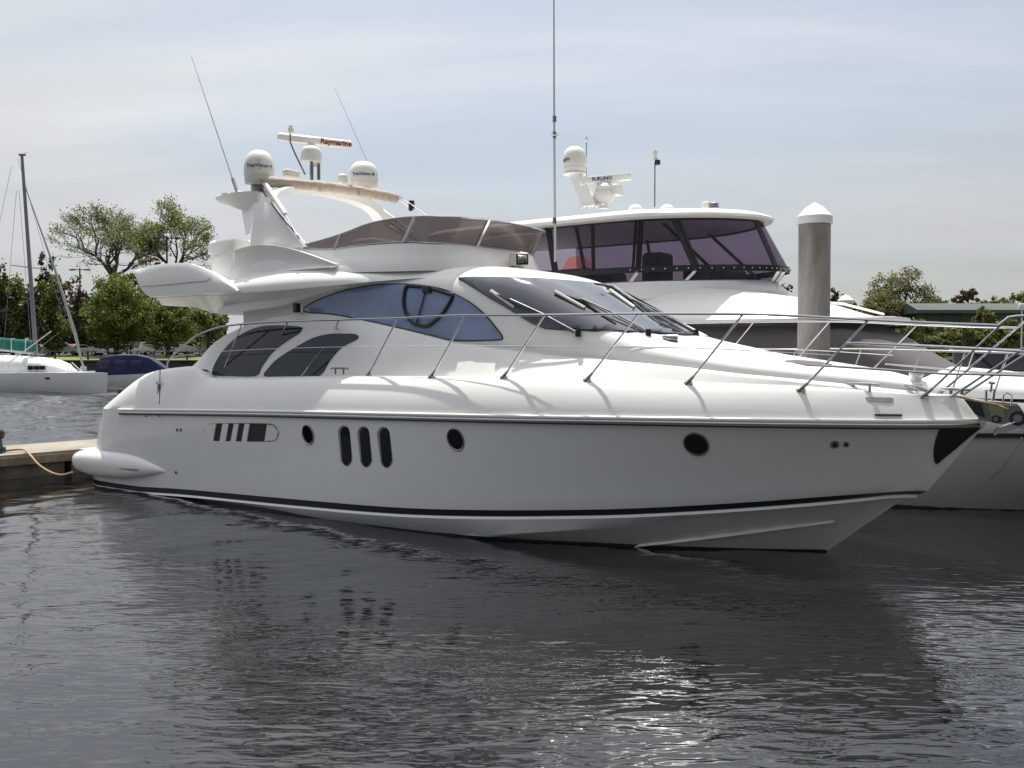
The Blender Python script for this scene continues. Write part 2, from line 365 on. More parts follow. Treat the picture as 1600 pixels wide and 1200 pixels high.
def hull_section(u):
    out = []
    def row(s0, s1, b, z):
        s = s0+(s1-s0)*u; t = 0 if u == 1 else aft(b(s), s, s0); return (s, t, z(s) if callable(z) else z)
    out.append(row(-.7, 12.3, lambda s: half(.9, 5, 12.3, 2)(s), -.75))
    out.append(row(-.75, 12.9, lambda s: half(1.95, 5, 12.9, 2.2)(s), -.25))
    out.append(row(-.8, 13.2, b_wl, 0.0))
    b_c2 = lambda s: b_ch(s) if s > 9.15 else min(b_ch(s), b_wl(s)+.035)
    c = row(-.8, 14.15, lambda s: b_c2(s)-.02-.03*max(0, min(1, s-9)), lambda s: z_ch(s)-.03 if s > 9.15 else .0)
    out.append(c)
    out.append(row(-.8, 14.16, b_c2, lambda s: z_ch(s) if s > 9.15 else .02))
    out.append(row(-.78, 14.3, lambda s: b_st(s)+.02, lambda s: z_st(s)-.035))
    out.append(row(-.78, 14.31, b_st, z_st)); out.append(row(-.76, 14.42, b_st2, z_st2))
    lo = out[-1]; hi_s0 = -.28
    e0 = lambda w: float(np.interp(.25+w*1.3, [.25, .81, 1.26, 1.55], [-.76, -.60, -.43, -.28]))
    for w in (.15, .3, .45, .6, .75, .9, 1.0):
        s1 = 14.42+(15.05-14.42)*w
        s0 = e0(w); s = s0+(s1-s0)*u; zl = z_st2(s); zr = z_rub(s)-.03
        fl = 1+.9*max(0, (s-7)/8); q = w**fl
        tl = half(2.285, 5.5, 14.42+.63*w, 2.55)(s); tr = half(2.33, 6, 15.05, 3.3)(s) if w == 1 else half(2.33, 6, 14.42+.63*w, 3.3)(s)
        t = tl*(1-q)+tr*q; out.append((s, 0 if u == 1 else aft(t, s, s0), zl+(zr-zl)*w))
    return out
US[-1] = 1
st = [hull_section(u) for u in US]
hull, HB = body('hull', st, HULLM, Y1, 30)
# hull openings, cut as real recesses
def cutter(outline, z=None, d=.06):
    pts = catmull(outline, 4, True); h = [HB.ray_cast(EB, rayb(*p).normalized())[0] for p in pts]
    n = len(pts); V = [Lc((p.x, p.y+.12, p.z)) for p in h]+[Lc((p.x+.0, p.y-d, p.z)) for p in h]
    return V, [tuple(range(n)), tuple(range(2*n-1, n-1, -1))]+[(i, (i+1) % n, (i+1) % n+n, i+n) for i in range(n)]
def ell(cx, cy, rx, ry, k=0., n=12): return [(cx+rx*math.cos(2*math.pi*i/n)+k*ry*math.sin(2*math.pi*i/n), cy+ry*math.sin(2*math.pi*i/n)) for i in range(n)]
def slot(x0, x1, y0, y1, sk):
    """upright rounded slot leaning sk px to the right at its foot"""
    r = (x1-x0)/2; o = []
    for i in range(9): a = math.pi+math.pi*i/8; o.append(((x0+x1)/2+r*math.cos(a), y0+r*1.3+r*1.3*math.sin(a)))
    o.append((x1+sk*.5, (y0+y1)/2))
    for i in range(9): a = math.pi*i/8; o.append(((x0+x1)/2+sk+r*math.cos(a), y1-r*1.3+r*1.3*math.sin(a)))
    o.append((x0+sk*.5, (y0+y1)/2))
    return o
SLOTS = [slot(528, 547, 665, 729, 4), slot(558, 577.5, 666, 731, 4.5), slot(589, 609.5, 667, 732, 5)]
VENT = [(336, 661.5), (325, 664), (319, 674), (323, 686), (332, 689), (380, 690), (424, 690.5), (434, 687), (437, 676), (430, 665), (418, 661.5), (380, 661)]
PORTS = [ell(481.5, 679, 8.2, 15, .16), ell(712, 686.5, 12.2, 17.2, .22), ell(1088, 694, 18.8, 17.2, .22)]
cm = MB()
for o in SLOTS: cm.add(*cutter(o, d=.05))
cm.add(*cutter(VENT, d=.05))
for o in PORTS: cm.add(*cutter(o, d=.018))
co = cm.build('cut', GEL, None, 0)
co.location = (OX, OY, 0); co.rotation_euler = (0, 0, HEAD)
bpy.context.view_layer.update()
md = hull.modifiers.new('b', 'BOOLEAN'); md.operation = 'DIFFERENCE'; md.object = co; md.solver = 'EXACT'
dg = bpy.context.evaluated_depsgraph_get(); me = bpy.data.meshes.new_from_object(hull.evaluated_get(dg))
print('HULL polys', len(hull.data.polygons), '->', len(me.polygons))
hull.modifiers.clear()
if len(me.polygons) > 500: hull.data = me
bpy.data.objects.remove(co)
for p in hull.data.polygons: p.use_smooth = True
hull.data.set_sharp_from_angle(angle=R(28))
class Shift:
    """the same surface moved inboard, for glass that sits at the bottom of a recess"""
    def __init__(s, b, d): s.b, s.d = b, d
    def ray_cast(s, o, d): 
        h = s.b.ray_cast(o, d)
        return (h[0]+d*s.d, h[1], h[2], h[3]) if h[0] is not None else h
def inset(o, f):
    cx = sum(p[0] for p in o)/len(o); cy = sum(p[1] for p in o)/len(o); return [(cx+(x-cx)*f, cy+(y-cy)*f) for x, y in o]
for o in SLOTS:
    cx = sum(p[0] for p in o)/len(o); q = [(cx+1.0+(x-cx)*.68, 698.5+(y-698.5)*.93) for x, y in o]
    w = decal('hull_window', q, Shift(HB, .04), GLASSK, Y1, off=.012, depth=.01, step=7, smooth_out=2)
for i, o in enumerate(PORTS):
    w = decal('porthole', inset(o, .97), Shift(HB, .008), GLASSK, Y1, off=.006, depth=.01, step=7, smooth_out=2)
    ring = [HB.ray_cast(EB, rayb(*p).normalized())[0] for p in catmull(inset(o, 1.0), 3, True)]
    ring = [Lc(Vector(p)+Vector((0, .004, 0))) for p in ring]; MB().tube(ring+[ring[0]], .013, 6).build('rim', STEELD, w)
# louvred engine-room vent: dark openings between slanted blades
vw = decal('engine_vent', [(337, 662.5), (362, 662), (396, 662.5), (422, 663), (428, 676), (422, 689), (385, 690), (330, 689), (335, 676)], Shift(HB, .055), RUBBER, Y1, off=.01, depth=.01, step=7, smooth_out=1)
for x0, x1 in ((348.5, 357.5), (366, 373.5), (383, 390.5)):
    decal('louvre', [(x0, 662), (x1, 662), (x1-5, 690), (x0-5, 690)], Shift(HB, .02), GEL, vw, off=.01, depth=.03, step=9, smooth_out=1)
decal('louvre', [(322, 667), (328, 663), (338, 662), (333, 690), (326, 688), (320, 680)], Shift(HB, .02), GEL, vw, off=.01, depth=.03, step=9, smooth_out=1)
decal('louvre', [(418, 663), (428, 665), (434.5, 676), (430, 687), (414, 689.5)], Shift(HB, .045), CREAM, vw, off=.01, depth=.01, step=9, smooth_out=1)
# strips following the hull
def strip(name, f_lo, f_hi, m, n=70, s0=0., s1=14.2, off=.004, th=.02, side=(1, -1), parent=Y1, **k):
    """f(s) -> (t, z)"""
    mb = MB()
    for sg in side:
        rings = []
        for i in range(n+1):
            s = s0+(s1-s0)*i/n; (t0, z0), (t1, z1) = f_lo(s), f_hi(s)
            rings.append([Lc((s, sg*max(0, t0+off), z0)), Lc((s, sg*max(0, t1+off), z1)), Lc((s, sg*max(0, t1-th), z1)), Lc((s, sg*max(0, t0-th), z0))])
        mb.loft(rings, True, True)
    return mb.build(name, m, parent, 30, **k)
SG = MB()
for sg in (1, -1):
    rings = []
    for i, u in enumerate(US):
        sec = st[i]; a, b = sec[6], sec[7]
        if u < .012: continue
        rings.append([Lc((a[0]+.006*u, sg*(a[1]+.005), a[2]+.004)), Lc((b[0]+.006*u, sg*(b[1]+.005), b[2])), Lc((b[0], sg*max(0, b[1]-.02), b[2])), Lc((a[0], sg*max(0, a[1]-.02), a[2]+.004))])
    SG.loft(rings, True, True)
SG.build('boot_stripe', BLACK, Y1, 30)
WA = MB()      # antifouling line just above the water
for sg in (1, -1):
    rings = []
    for i, u in enumerate(US):
        a = st[i][2]; a = (a[0], max(a[1], st[i][4][1] if a[0] < 9.3 else 0), a[2]); rings.append([Lc((a[0]+.012*u, sg*(a[1]+.010), -.05)), Lc((a[0]+.02*u, sg*(a[1]+.014), .05)), Lc((a[0], sg*max(0, a[1]-.03), .045)), Lc((a[0], sg*max(0, a[1]-.03), -.05))])
    WA.loft(rings, True, True)
WA.build('waterline_band', BLACK, Y1, 30)
sr = MB()      # spray rail low on the bow
for sg in (1, -1):
    pts = [HB.ray_cast(EB, rayb(*p).normalized())[0] for p in catmull([(985, 853), (1060, 845), (1150, 834), (1240, 822), (1303, 814)], 4)]
    n = len(pts); rings = [[Lc((p.x, sg*(p.y+.035*math.sin(math.pi*(.1+.85*(1-i/n)))), p.z-.02)), Lc((p.x, sg*(p.y-.005), p.z+.035)), Lc((p.x, sg*(p.y-.05), p.z)), Lc((p.x, sg*(p.y-.03), p.z-.025))] for i, p in enumerate(pts)]
    sr.loft(rings, True, True)
sr.build('spray_rail', GEL, Y1, 20)
# bow pad
decal('anchor_pad', [(1470, 668), (1484, 665.5), (1512, 665), (1534, 665), (1516, 681), (1494, 700), (1474, 716), (1463, 725), (1459, 716), (1459, 700), (1463, 683)], HB, WOODB, Y1, off=.012, depth=.02, step=8, smooth_out=2, mirror=True)
# deck moulding (gunwale up to the bulwark top and the side decks)
def deck_section(u):
    s0, s1 = -.28, 15.05; s = s0+(s1-s0)*u; out = []
    sB0, sB1 = .50, 14.80; sb = sB0+(sB1-sB0)*u
    tr = 0 if u == 1 else aft(b_rub(s), s, s0); zr = z_rub(s)
    tb = .16*(1-u)+0 if False else (max(.0, b_bul(sb)) if u < 1 else 0); tb = aft(tb, sb, sB0) if u < 1 else 0; zb = z_bul(sb)
    out.append((s, tr-.02 if u < 1 else 0, zr-.06)); 
    for a in (0, 12, 26, 40, 54, 68, 80, 90):
        c = math.cos(R(a))**1.45; d = math.sin(R(a))**1.45
        ss = sb+(s-sb)*(1-d); out.append((ss, tb+(tr-tb)*c, zr+(zb-zr)*d))
    out.append((sb, max(0, tb-.07), zb+.004)); out.append((sb, max(0, tb-.10), zb-.07)); out.append((sb, 0, zb-.05))
    return out
dst = [deck_section(u) for u in US]
deck, DB = body('deck_moulding', dst, GEL, Y1, 30)
# rub rail: white lip over a steel strip over a black keeper
def rr(name, dz0, dz1, off, m, s0=.82, s1=15.0):
    mb = MB(); rings = {1: [], -1: []}
    N = 90
    for i in range(N+1):
        s = s0+(s1-s0)*(1-(1-i/N)**1.3); t = max(.012, b_rub(s)); z = z_rub(s); e = min(1, (s1-s)/.3+.3)
        for sg in (1, -1):
            prof = [(-.03, dz0), (off*.75, dz0), (off, (dz0*.7+dz1*.3)), (off, (dz0*.3+dz1*.7)), (off*.75, dz1), (-.03, dz1)]
            rings[sg].append([Lc((s+.0*o, sg*(t+o*e), z+dz)) for o, dz in prof])
    for sg in (1, -1): mb.loft(rings[sg], True, True)
    return mb.build(name, m, Y1, 50)
rr('rub_rail', -.028, .022, .055, GEL); rr('rub_rail_strip', -.075, -.028, .045, STEEL); rr('rub_rail_keeper', -.096, -.075, .03, BLACK)
# ---------------------------------------------------------------- swim platform
sp = MB()
z_pt = zfun([(112, 715), (118, 706), (128, 703), (145, 702), (190, 705.5), (220, 713), (245, 724), (262, 733), (274, 738)], lambda s: 2.28)
z_pb = zfun([(112, 720), (120, 733), (140, 742), (170, 748), (200, 750), (230, 747), (255, 742), (274, 738.5)], lambda s: 2.28)
for sg in (1, -1):
    rings = []; s0_, s1_ = P(111, 718, t=2.28).x, P(274, 738, t=2.28).x
    for i in range(26):
        f = i/25; f = f*f*(3-2*f) if f < .5 else f; s = s0_+(s1_-s0_)*f; zt, zb = z_pt(s), z_pb(s); zc, hz = (zt+zb)/2, max(.006, (zt-zb)/2); ring = []
        to = 2.30+.16*math.sin(math.pi*min(1, max(0, .25+f*.6)))-.34*max(0, 1-f/.1)**2-.13*max(0, (f-.6)/.4)**1.5; ti = 1.86
        for k in range(18):
            a = 2*math.pi*k/18; c, d = math.cos(a), math.sin(a); c = abs(c)**.8*(1 if c > 0 else -1); d = abs(d)**.8*(1 if d > 0 else -1)
            ring.append(Lc((s, sg*((to+ti)/2+(to-ti)/2*c), zc+hz*d)))
        rings.append(ring)
    sp.loft(rings, True, True)
sp.box((-1.05, 0, .52), (1.0, 3.7, .16)); sp.box((-1.0, 0, .40), (.95, 3.5, .12))
swim = sp.build('swim_platform', GEL, Y1, 50)
seam = MB()
seam.tube([Lc(P(x, y, t=2.445+dt)) for x, y, dt in ((112, 726, -.20), (125, 727, -.06), (150, 729.5, -.01), (190, 732.5, .0), (215, 734.5, -.02))], .008, 6)
seam.build('seam', RUBBER, swim)
# scuppers, skin fittings
def fitting(px, py, r, name='through_hull', m=STEELD, B=None):
    h = (B or HB).ray_cast(EB, rayb(px, py).normalized()); p, n = h[0], h[1]
    if n.y < 0: n = -n
    p2 = p+n*.012
    mb = MB().tube([Lc(p-n*.02), Lc(p2), Lc(p2+n*.002)], [r, r, r*.7], 12); o = mb.build(name, m, Y1, 40)
    MB().tube([Lc(p2), Lc(p2+n*.006)], r*.55, 10).build('bore', RUBBER, o); return o
for px, py, r in ((277, 671.5, .028), (282.5, 671.5, .028), (275.5, 738, .03), (1304, 694.5, .052), (1322, 694, .035), (229, 650, .02), (250, 650, .02)): fitting(px, py, r)
MB().rbox(Lc(P(190, 611.5, t=1.92)), (.16, .10, .085), .01).build('stern_fairlead', RUBBER, Y1)
# gate hinge on the quarter
hg = MB().rbox((0, 0, 0), (.01, .01, .01)); hp = DB.ray_cast(EB, rayb(249, 604).normalized())[0]
hg = MB(); hg.tube([Lc(hp+Vector((0, .02, .07))), Lc(hp+Vector((0, .03, -.12)))], .018, 8); hg.box(Lc(hp+Vector((0, .02, .07))), (.13, .03, .05)); hg.build('gate_latch', STEEL, Y1)
decal('gate_seam', [(249.5, 574), (250.6, 574), (249.6, 632), (248.5, 632)], DB, RUBBER, Y1, off=.001, depth=.004, step=40, smooth_out=1)

# ---------------------------------------------------------------- deckhouse
b_c = tab((2.0, 1.64), (3, 1.62), (8, 1.60), (9.5, 1.54), (10.8, 1.42), (12, 1.22), (13, .93), (13.8, .62), (14.35, .28))
z_c = zfun([(295, 578), (302, 572), (308, 565), (327, 541), (346, 526), (374, 512), (402, 500), (430, 493), (460, 489), (496, 489), (542, 496), (580, 504), (616, 512), (660, 523), (701, 534), (759, 543), (824, 552), (880, 559), (931, 562), (1066, 575), (1149, 585), (1247, 594), (1318, 601), (1440, 612)], b_c)
z_top = tab((2.9, 3.75), (3.5, 3.86), (5, 3.90), (7, 3.90), (8.3, 3.86), (8.8, 3.80), (9.15, 3.73), (9.5, 3.62), (10.0, 3.385), (10.6, 3.08), (11.15, 2.83), (11.45, 2.745), (11.9, 2.65), (12.5, 2.53), (13.2, 2.43), (13.9, 2.32), (14.35, 2.20), (14.5, 2.08))
def n_of(s): return float(np.interp(s, [8.0, 9.5, 11.2, 12.2, 14.5], [5.0, 3.7, 2.9, 2.6, 2.4]))
inset_ = lambda s: float(np.interp(s, [8.4, 9.6, 12, 14.3], [.07, .12, .10, .04]))
def QH(s): return max(.0, min(float(np.interp(s, [3.4, 6.0, 7.2], [.16, .18, .30])), b_bul(s)-.12-b_c(s)))
def house_section(s, base=None):
    zc = z_c(s); zd = z_bul(max(s, 3.3))-.10 if base is None else base; bc = b_c(s); zt = max(z_top(s), zc+.05)
    q_ = QH(s); r = [(s, bc+q_, min(zd, zc-.06)), (s, bc+q_*.56, (zd+zc)/2 if zc-zd > .1 else zc-.04), (s, bc+.006, zc-.03), (s, bc-.012, zc-.008), (s, bc-.05, zc+.008)]
    b1 = bc-inset_(s); n = n_of(s); z1 = zc+.012
    for a in (0, 6, 12, 18, 24, 30, 36, 42, 48, 54, 60, 66, 72, 77, 82, 86, 90):
        c = math.cos(R(a))**(2/n) if a < 90 else 0; d = math.sin(R(a))**(2/n) if a else 0
        r.append((s, b1*c, z1+(zt-z1)*d))
    return r
hs = [3.45, 3.6, 3.8, 4, 4.3, 4.6]+[5+.2*i for i in range(16)]+[8.1+.1*i for i in range(35)]+[11.6, 11.9, 12.2, 12.5, 12.9, 13.3, 13.7, 14.0, 14.2, 14.35]
house, CB = body('deckhouse', [house_section(s) for s in hs], GEL, Y1, 28)
# aft cockpit wings: the curved arch panels that run down to the quarter
for sg in (1, -1):
    rings = []
    for i, s in enumerate([2.12, 2.2, 2.3, 2.4, 2.55, 2.7, 2.9, 3.1, 3.3, 3.5, 3.7]):
        zc = z_c(s); zd = min(z_bul(s)-.05, zc-.02) if s < 3.2 else 2.02; bc = b_c(s)
        ring = [(s, bc+.16, zd), (s, bc+.09, (zd+zc)/2), (s, bc+.0, zc-.02), (s, bc-.04, zc+.005), (s, bc-.16, zc), (s, bc-.15, zd)]
        rings.append([Lc((a, sg*b, c)) for a, b, c in ring])
    MB().loft(rings, True, True).build('quarter_wing', GEL, Y1, 28)
def QF(s): return .16 if s < 3.44 else QH(s)
def wb_row(s):
    zc = z_c(s); bc = b_c(s); zd = (min(z_bul(s)-.05, zc-.02) if s < 3.2 else 2.02) if s < 3.44 else z_bul(s)-.10
    return [Vector((s, bc+QF(s), zd)), Vector((s, bc+.56*QF(s), (zd+zc)/2)), Vector((s, bc+.004, zc-.02)), Vector((s, bc-.3, zc)), Vector((s, bc-.3, zd))]
WB = bvh_of([wb_row(s) for s in [2.12+.1*i for i in range(60)]])
decal('quarter_window', [(332, 580), (336, 586.5), (360, 587.5), (400, 587.5), (409, 574), (424, 553), (444, 536), (466, 522), (472, 515), (471, 511), (452, 509), (430, 508.5), (410, 510), (390, 516), (368, 529), (350, 547), (338, 565)], WB, GLASSQ, Y1, off=.012, depth=.02, step=8, smooth_out=3, mirror=True)
decal('quarter_window', [(413, 587.5), (440, 588), (470, 588), (500, 587), (516, 563), (534, 543), (556, 531), (560, 526), (555, 522), (538, 521.5), (515, 522), (490, 528), (460, 544), (435, 560), (421, 574)], WB, GLASSQ, Y1, off=.012, depth=.02, step=8, smooth_out=3, mirror=True)
sw = [(475, 484), (478, 479), (500, 467.5), (540, 453.5), (580, 446), (615, 444), (645, 444.5), (680, 449), (708, 458), (735, 473), (758, 492), (775, 512), (784, 524), (785, 529), (779, 531), (745, 532), (715, 532), (690, 528.5), (640, 516.5), (590, 505), (550, 497), (515, 491), (486, 489), (476, 487)]
side = decal('side_window', sw, CB, GLASSB, Y1, off=.010, depth=.02, step=9, smooth_out=3, mirror=True)
def on(B, px, py, off=.0):
    for dx, dy in [(0, 0)]+[(-k*.6, k) for k in range(1, 30)]+[(-k, -k*.3) for k in range(1, 30)]:
        h = B.ray_cast(EB, rayb(px+dx, py+dy).normalized())
        if h[0] is not None: break
    n = h[1] if h[1].dot(EB-h[0]) > 0 else -h[1]; return h[0]+n*off, n
def surf_tube(name, px, B, r, m, parent, off=.0, n=4, seg=6, closed=False):
    c = catmull(px, n, closed); 
    if closed: c.append(c[0])
    return MB().tube([Lc(on(B, *p, off)[0]) for p in c], r, seg).build(name, m, parent)
surf_tube('gasket', sw, CB, .012, RUBBER, side, .004, 3, 6, True)
surf_tube('opening_frame', [(637, 448), (633, 462), (632.5, 475), (636, 490), (645, 503), (660, 509.5), (672, 508), (688, 495), (700, 480), (708, 463), (700, 459), (670, 450), (650, 448)], CB, .030, BLACK, side, .02, 4, 8, True)
surf_tube('window_stay', [(667, 454), (660, 480), (653, 504)], CB, .010, BLACK, side, .03, 3)
sc = on(CB, 669, 453, .03)[0]; MB().rbox(Lc(sc), (.16, .05, .10), .015).build('handle', BLACK, side)
wsp = [(717, 435.5), (740, 434.5), (790, 435), (840, 437), (900, 441.5), (940, 446), (958, 450), (985, 463), (1020, 482), (1060, 504), (1092, 524), (1070, 524.5), (1030, 522), (980, 519), (930, 517.5), (880, 515.5), (852, 513), (832, 505), (812, 493), (790, 479), (765, 465), (740, 449)]
ws = decal('windscreen', wsp, CB, GLASSW, Y1, off=.030, depth=.02, step=7, smooth_out=1)
surf_tube('gasket', wsp, CB, .010, RUBBER, ws, .004, 1, 6, True)
surf_tube('mullion', [(817, 438), (850, 459), (890, 485), (935, 512)], CB, .006, WIRE, ws, .006, 3)
surf_tube('mullion', [(958, 450), (1000, 478), (1045, 505), (1075, 522)], CB, .035, STEELD, ws, .012, 3)
surf_tube('pillar_trim', [(950, 443), (1000, 466), (1050, 494), (1103, 526)], CB, .03, GEL, Y1, .0, 4)
for (a, b, c) in (((911, 522), (800, 470), (769, 458)), ((1018, 524), (908, 474), (867, 461)), ((1092, 523), (985, 474), (951, 459))):
    base = on(CB, a[0]-6, min(a[1], 523), .045)[0]; mid = on(CB, *b, .07)[0]; tip = on(CB, *c, .05)[0]
    w = MB().tube([Lc(base), Lc(base*.5+mid*.5+Vector((0, 0, .02))), Lc(mid)], .013, 8).build('wiper', STEELD, Y1)
    MB().tube([Lc(base+Vector((-.05, .02, 0))), Lc(mid+Vector((-.03, .03, 0)))], .008, 6).build('arm', BLACK, w)
    MB().tube([Lc(base+Vector((0, 0, -.05))), Lc(base+Vector((0, 0, .03)))], .04, 10).build('pivot', BLACK, w)
    e0_ = tip; dv = mid-tip; e1_ = on(CB, b[0]+(b[0]-c[0])*1.0+12, b[1]+(b[1]-c[1])*1.0+22, .03)[0]
    bl = MB().tube([Lc(e0_), Lc(mid-Vector((0, 0, .03))), Lc(e1_)], .016, 6).build('blade', BLACK, w)
    MB().tube([Lc(e0_+Vector((0, 0, .012))), Lc((e0_+e1_)*.5)], .024, 6).build('blade_cover', CREAM, w)
# fine moulding lines on the foredeck
for nm, pl in (('deck_seam', [(700, 539.5), (760, 540), (880, 540.5), (983, 541.5), (1060, 543), (1100, 545)]), ('deck_seam', [(984, 548), (1000, 544.5), (1040, 544), (1100, 549), (1160, 556)]), ('hatch_edge', [(1228, 566), (1250, 568), (1300, 573), (1340, 577)])):
    surf_tube(nm, pl, CB, .008, CREAM, Y1, .0, 4)
decal('deck_hatch', [(1226, 564.5), (1243, 563), (1280, 566), (1300, 570), (1287, 573), (1262, 572)], CB, MESHG, Y1, off=.01, depth=.02, step=10, smooth_out=1)
h0 = on(CB, 1046, 532, .0)[0]; MB().tube([Lc(h0+Vector((-.10, .0, .05))), Lc(h0+Vector((.0, 0, .035))), Lc(h0+Vector((.1, -.04, .03)))], [.02, .045, .05], 10).build('deck_fitting', STEELD, Y1)
# navigation light box beside the window
nb = P(463.5, 481, t=1.72); MB().rbox(Lc(nb), (.10, .10, .155), .02).build('navigation_light', BLACK, Y1)
nb = Vector((nb.x, -nb.y, nb.z)); MB().rbox(Lc(nb), (.10, .10, .155), .02).build('navigation_light', BLACK, Y1)

# ---------------------------------------------------------------- flybridge
zw2 = tab((.7, 4.05), (.95, 3.80), (1.26, 3.60), (1.7, 3.585), (2.61, 3.58), (4.22, 3.56), (6.3, 3.60))
z_w = tab((.62, 4.06), (.75, 4.11), (1.2, 4.15), (1.64, 4.175), (2.43, 4.15), (2.9, 4.03), (3.35, 3.88), (3.96, 3.60))
for sg in (1, -1):
    rings = []
    for s in [.64, .7, .78, .88, 1.0, 1.15, 1.3, 1.6, 1.9, 2.2, 2.5, 2.8, 3.1, 3.4, 3.7, 3.94]:
        zt, zb = z_w(s), min(zw2(s), z_w(s)-.02); ins = .10*max(0, (1.5-s)/.9)**2; q = (zt-zb)
        ring = [(s, 1.99-ins, zb-.012), (s, 2.025-ins, zb+.01), (s, 2.04-ins, zb+q*.45), (s, 2.02-ins, zb+q*.86), (s, 1.985-ins, zt), (s, 1.90-ins, zt-.01*q), (s, 1.80-ins, zb+q*.8), (s, 1.76-ins, zb)]
        rings.append([Lc((a, sg*b, c)) for a, b, c in ring])
    wg = MB().loft(rings, True, True).build('flybridge_wing', GEL, Y1, 30)
surf = bvh_of([[Vector((s, 2.045, 3)), Vector((s, 2.045, 5)), Vector((s, 1.2, 5)), Vector((s, 1.2, 3))] for s in (0, 5)])
surf_tube('panel_seam', [(218, 448), (250, 446), (300, 441), (322, 439), (329, 433)], surf, .004, RUBBER, wg, .0, 3)
z_lo = tab((.9, 3.50), (.96, 3.46), (1.4, 3.44), (2.02, 3.39), (2.5, 3.29), (2.88, 3.23), (3.6, 3.27), (4.54, 3.34), (5.2, 3.44), (6.1, 3.60))
fl = []
for s in [1.0, 1.06, 1.15, 1.3, 1.45, 1.8, 2.2, 2.6, 3.0, 3.4, 3.8, 4.2, 4.6, 5.0, 5.4, 5.8, 6.1]:
    zt = min(zw2(s), 3.585); zl = min(z_lo(s), zt-.02); k = max(0, (s-4.6)/1.5)+1.1*max(0, (1.55-s)/.55)**2
    fl.append([(s, 1.50, zl), (s, 1.60-.02*k, zl+.012), (s, 1.93-.31*k, zt-.02), (s, 1.94-.31*k, zt+.012), (s, 1.7-.1*k, zt+.05)])
fo, FLB = body('flybridge_deck', fl, GEL, Y1, 25)
# lower moulding that catches the light
mo = MB()
for sg in (1, -1):
    up = [P(x, y, t=1.80-.12*i/9) for i, (x, y) in enumerate(catmull([(343, 480), (388, 470), (430, 461), (480, 452.5), (524, 447)], 3)[:13])]
    lo = [P(x, y, t=1.84-.16*i/9) for i, (x, y) in enumerate(catmull([(340, 491), (395, 484), (440, 477), (482, 464), (540, 446)], 3)[:13])]
    rings = [[Lc((a.x, sg*a.y, a.z)), Lc((a.x*.5+b.x*.5, sg*(a.y*.5+b.y*.5+.02), a.z*.5+b.z*.5)), Lc((b.x, sg*b.y, b.z)), Lc((b.x, sg*1.45, b.z)), Lc((a.x, sg*1.45, a.z))] for a, b in zip(up, lo)]
    mo.loft(rings, True, True)
mo.build('roof_moulding', GEL, Y1, 40)
# rounded roof band under the coaming
z_sm = lambda s: float(np.interp(s, [3.3, 4.0, 4.8, 6, 7.3], [3.80, 3.865, 3.90, 3.905, 3.88]))
rb = MB()
def house_t(s, z):
    zc = z_c(s)+.012; zt = z_top(s); n = n_of(s); w = max(0, min(1, (z-zc)/(zt-zc))); return (b_c(s)-inset_(s))*(1-w**n)**(1/n)
for sg in (1, -1):
    rings = []
    for i in range(30):
        s = 3.42+(8.0-3.42)*i/29; k = max(0, (s-4.6)/3.3); k = min(1, k*k*(3-2*k)) if k < 1 else 1
        zb, zt = 3.555+.12*k, min(z_sm(s), z_top(s)-.012); ring = []
        for w, tw in ((0, 1.99), (.25, 2.0), (.5, 1.96), (.75, 1.90), (.92, 1.84), (1, 1.79)):
            z = zb+(zt-zb)*w; ring.append((s, tw*(1-k)+(house_t(s, z)-.015*max(0, (k-.8)/.2)+.004)*k, z))
        tt = ring[-1][1]; ring += [(s, tt-.2, zt-.01), (s, tt-.2, zb)]
        rings.append([Lc((a, sg*b, c)) for a, b, c in ring])
    rb.loft(rings, True, True)
rb.build('roof_band', GEL, Y1, 45)
# coaming: plan curve swept round the front
def plan(pts): return catmull(pts, 4)
F0 = plan([(3.6, 1.74), (4.6, 1.74), (5.6, 1.70), (6.6, 1.58), (7.35, 1.46), (7.95, 1.18), (8.2, .65), (8.26, 0)])
F1 = plan([(3.6, 1.62), (4.6, 1.62), (5.5, 1.50), (6.3, 1.40), (7.1, 1.34), (7.66, 1.22), (7.94, .80), (8.0, 0)])
z1f = tab((3.0, 4.36), (3.6, 4.36), (4.3, 4.39), (5.0, 4.27), (5.4, 4.23), (5.8, 4.22), (6.2, 4.245), (6.8, 4.245), (7.3, 4.225), (7.7, 4.19), (9, 4.18))
z0f = tab((3.0, 3.78), (3.6, 3.84), (4.7, 3.89), (6, 3.90), (7, 3.88), (8, 3.865), (9, 3.86))
cr = []
half_r = []
for (a, b) in zip(F0, F1):
    z0, z1 = z0f(a[0])-.09, z1f(b[0]); row = []
    for w, bow in ((0, 0), (.12, .012), (.3, .02), (.5, .015), (.7, .005), (.88, .01), (1, 0)):
        row.append((a[0]*(1-w)+b[0]*w+(.0), (a[1]*(1-w)+b[1]*w)+bow*(1 if a[1] > .8 else a[1]), z0+(z1-z0)*w))
    inn = (b[0]-.10, max(0, b[1]-.12)); row.append((inn[0], inn[1], z1)); row.append((inn[0]-.02, max(0, inn[1]-.02), z1-.3)); row.append((a[0]-.3, max(0, a[1]-.35), z0))
    half_r.append([Vector(p) for p in row])
full = half_r+[[Vector((p.x, -p.y, p.z)) for p in r] for r in reversed(half_r[:-1])]
coam = MB().loft([[Lc(p) for p in r] for r in full], True, True).build('flybridge_coaming', GEL, Y1, 32)
COB = bvh_of(full)
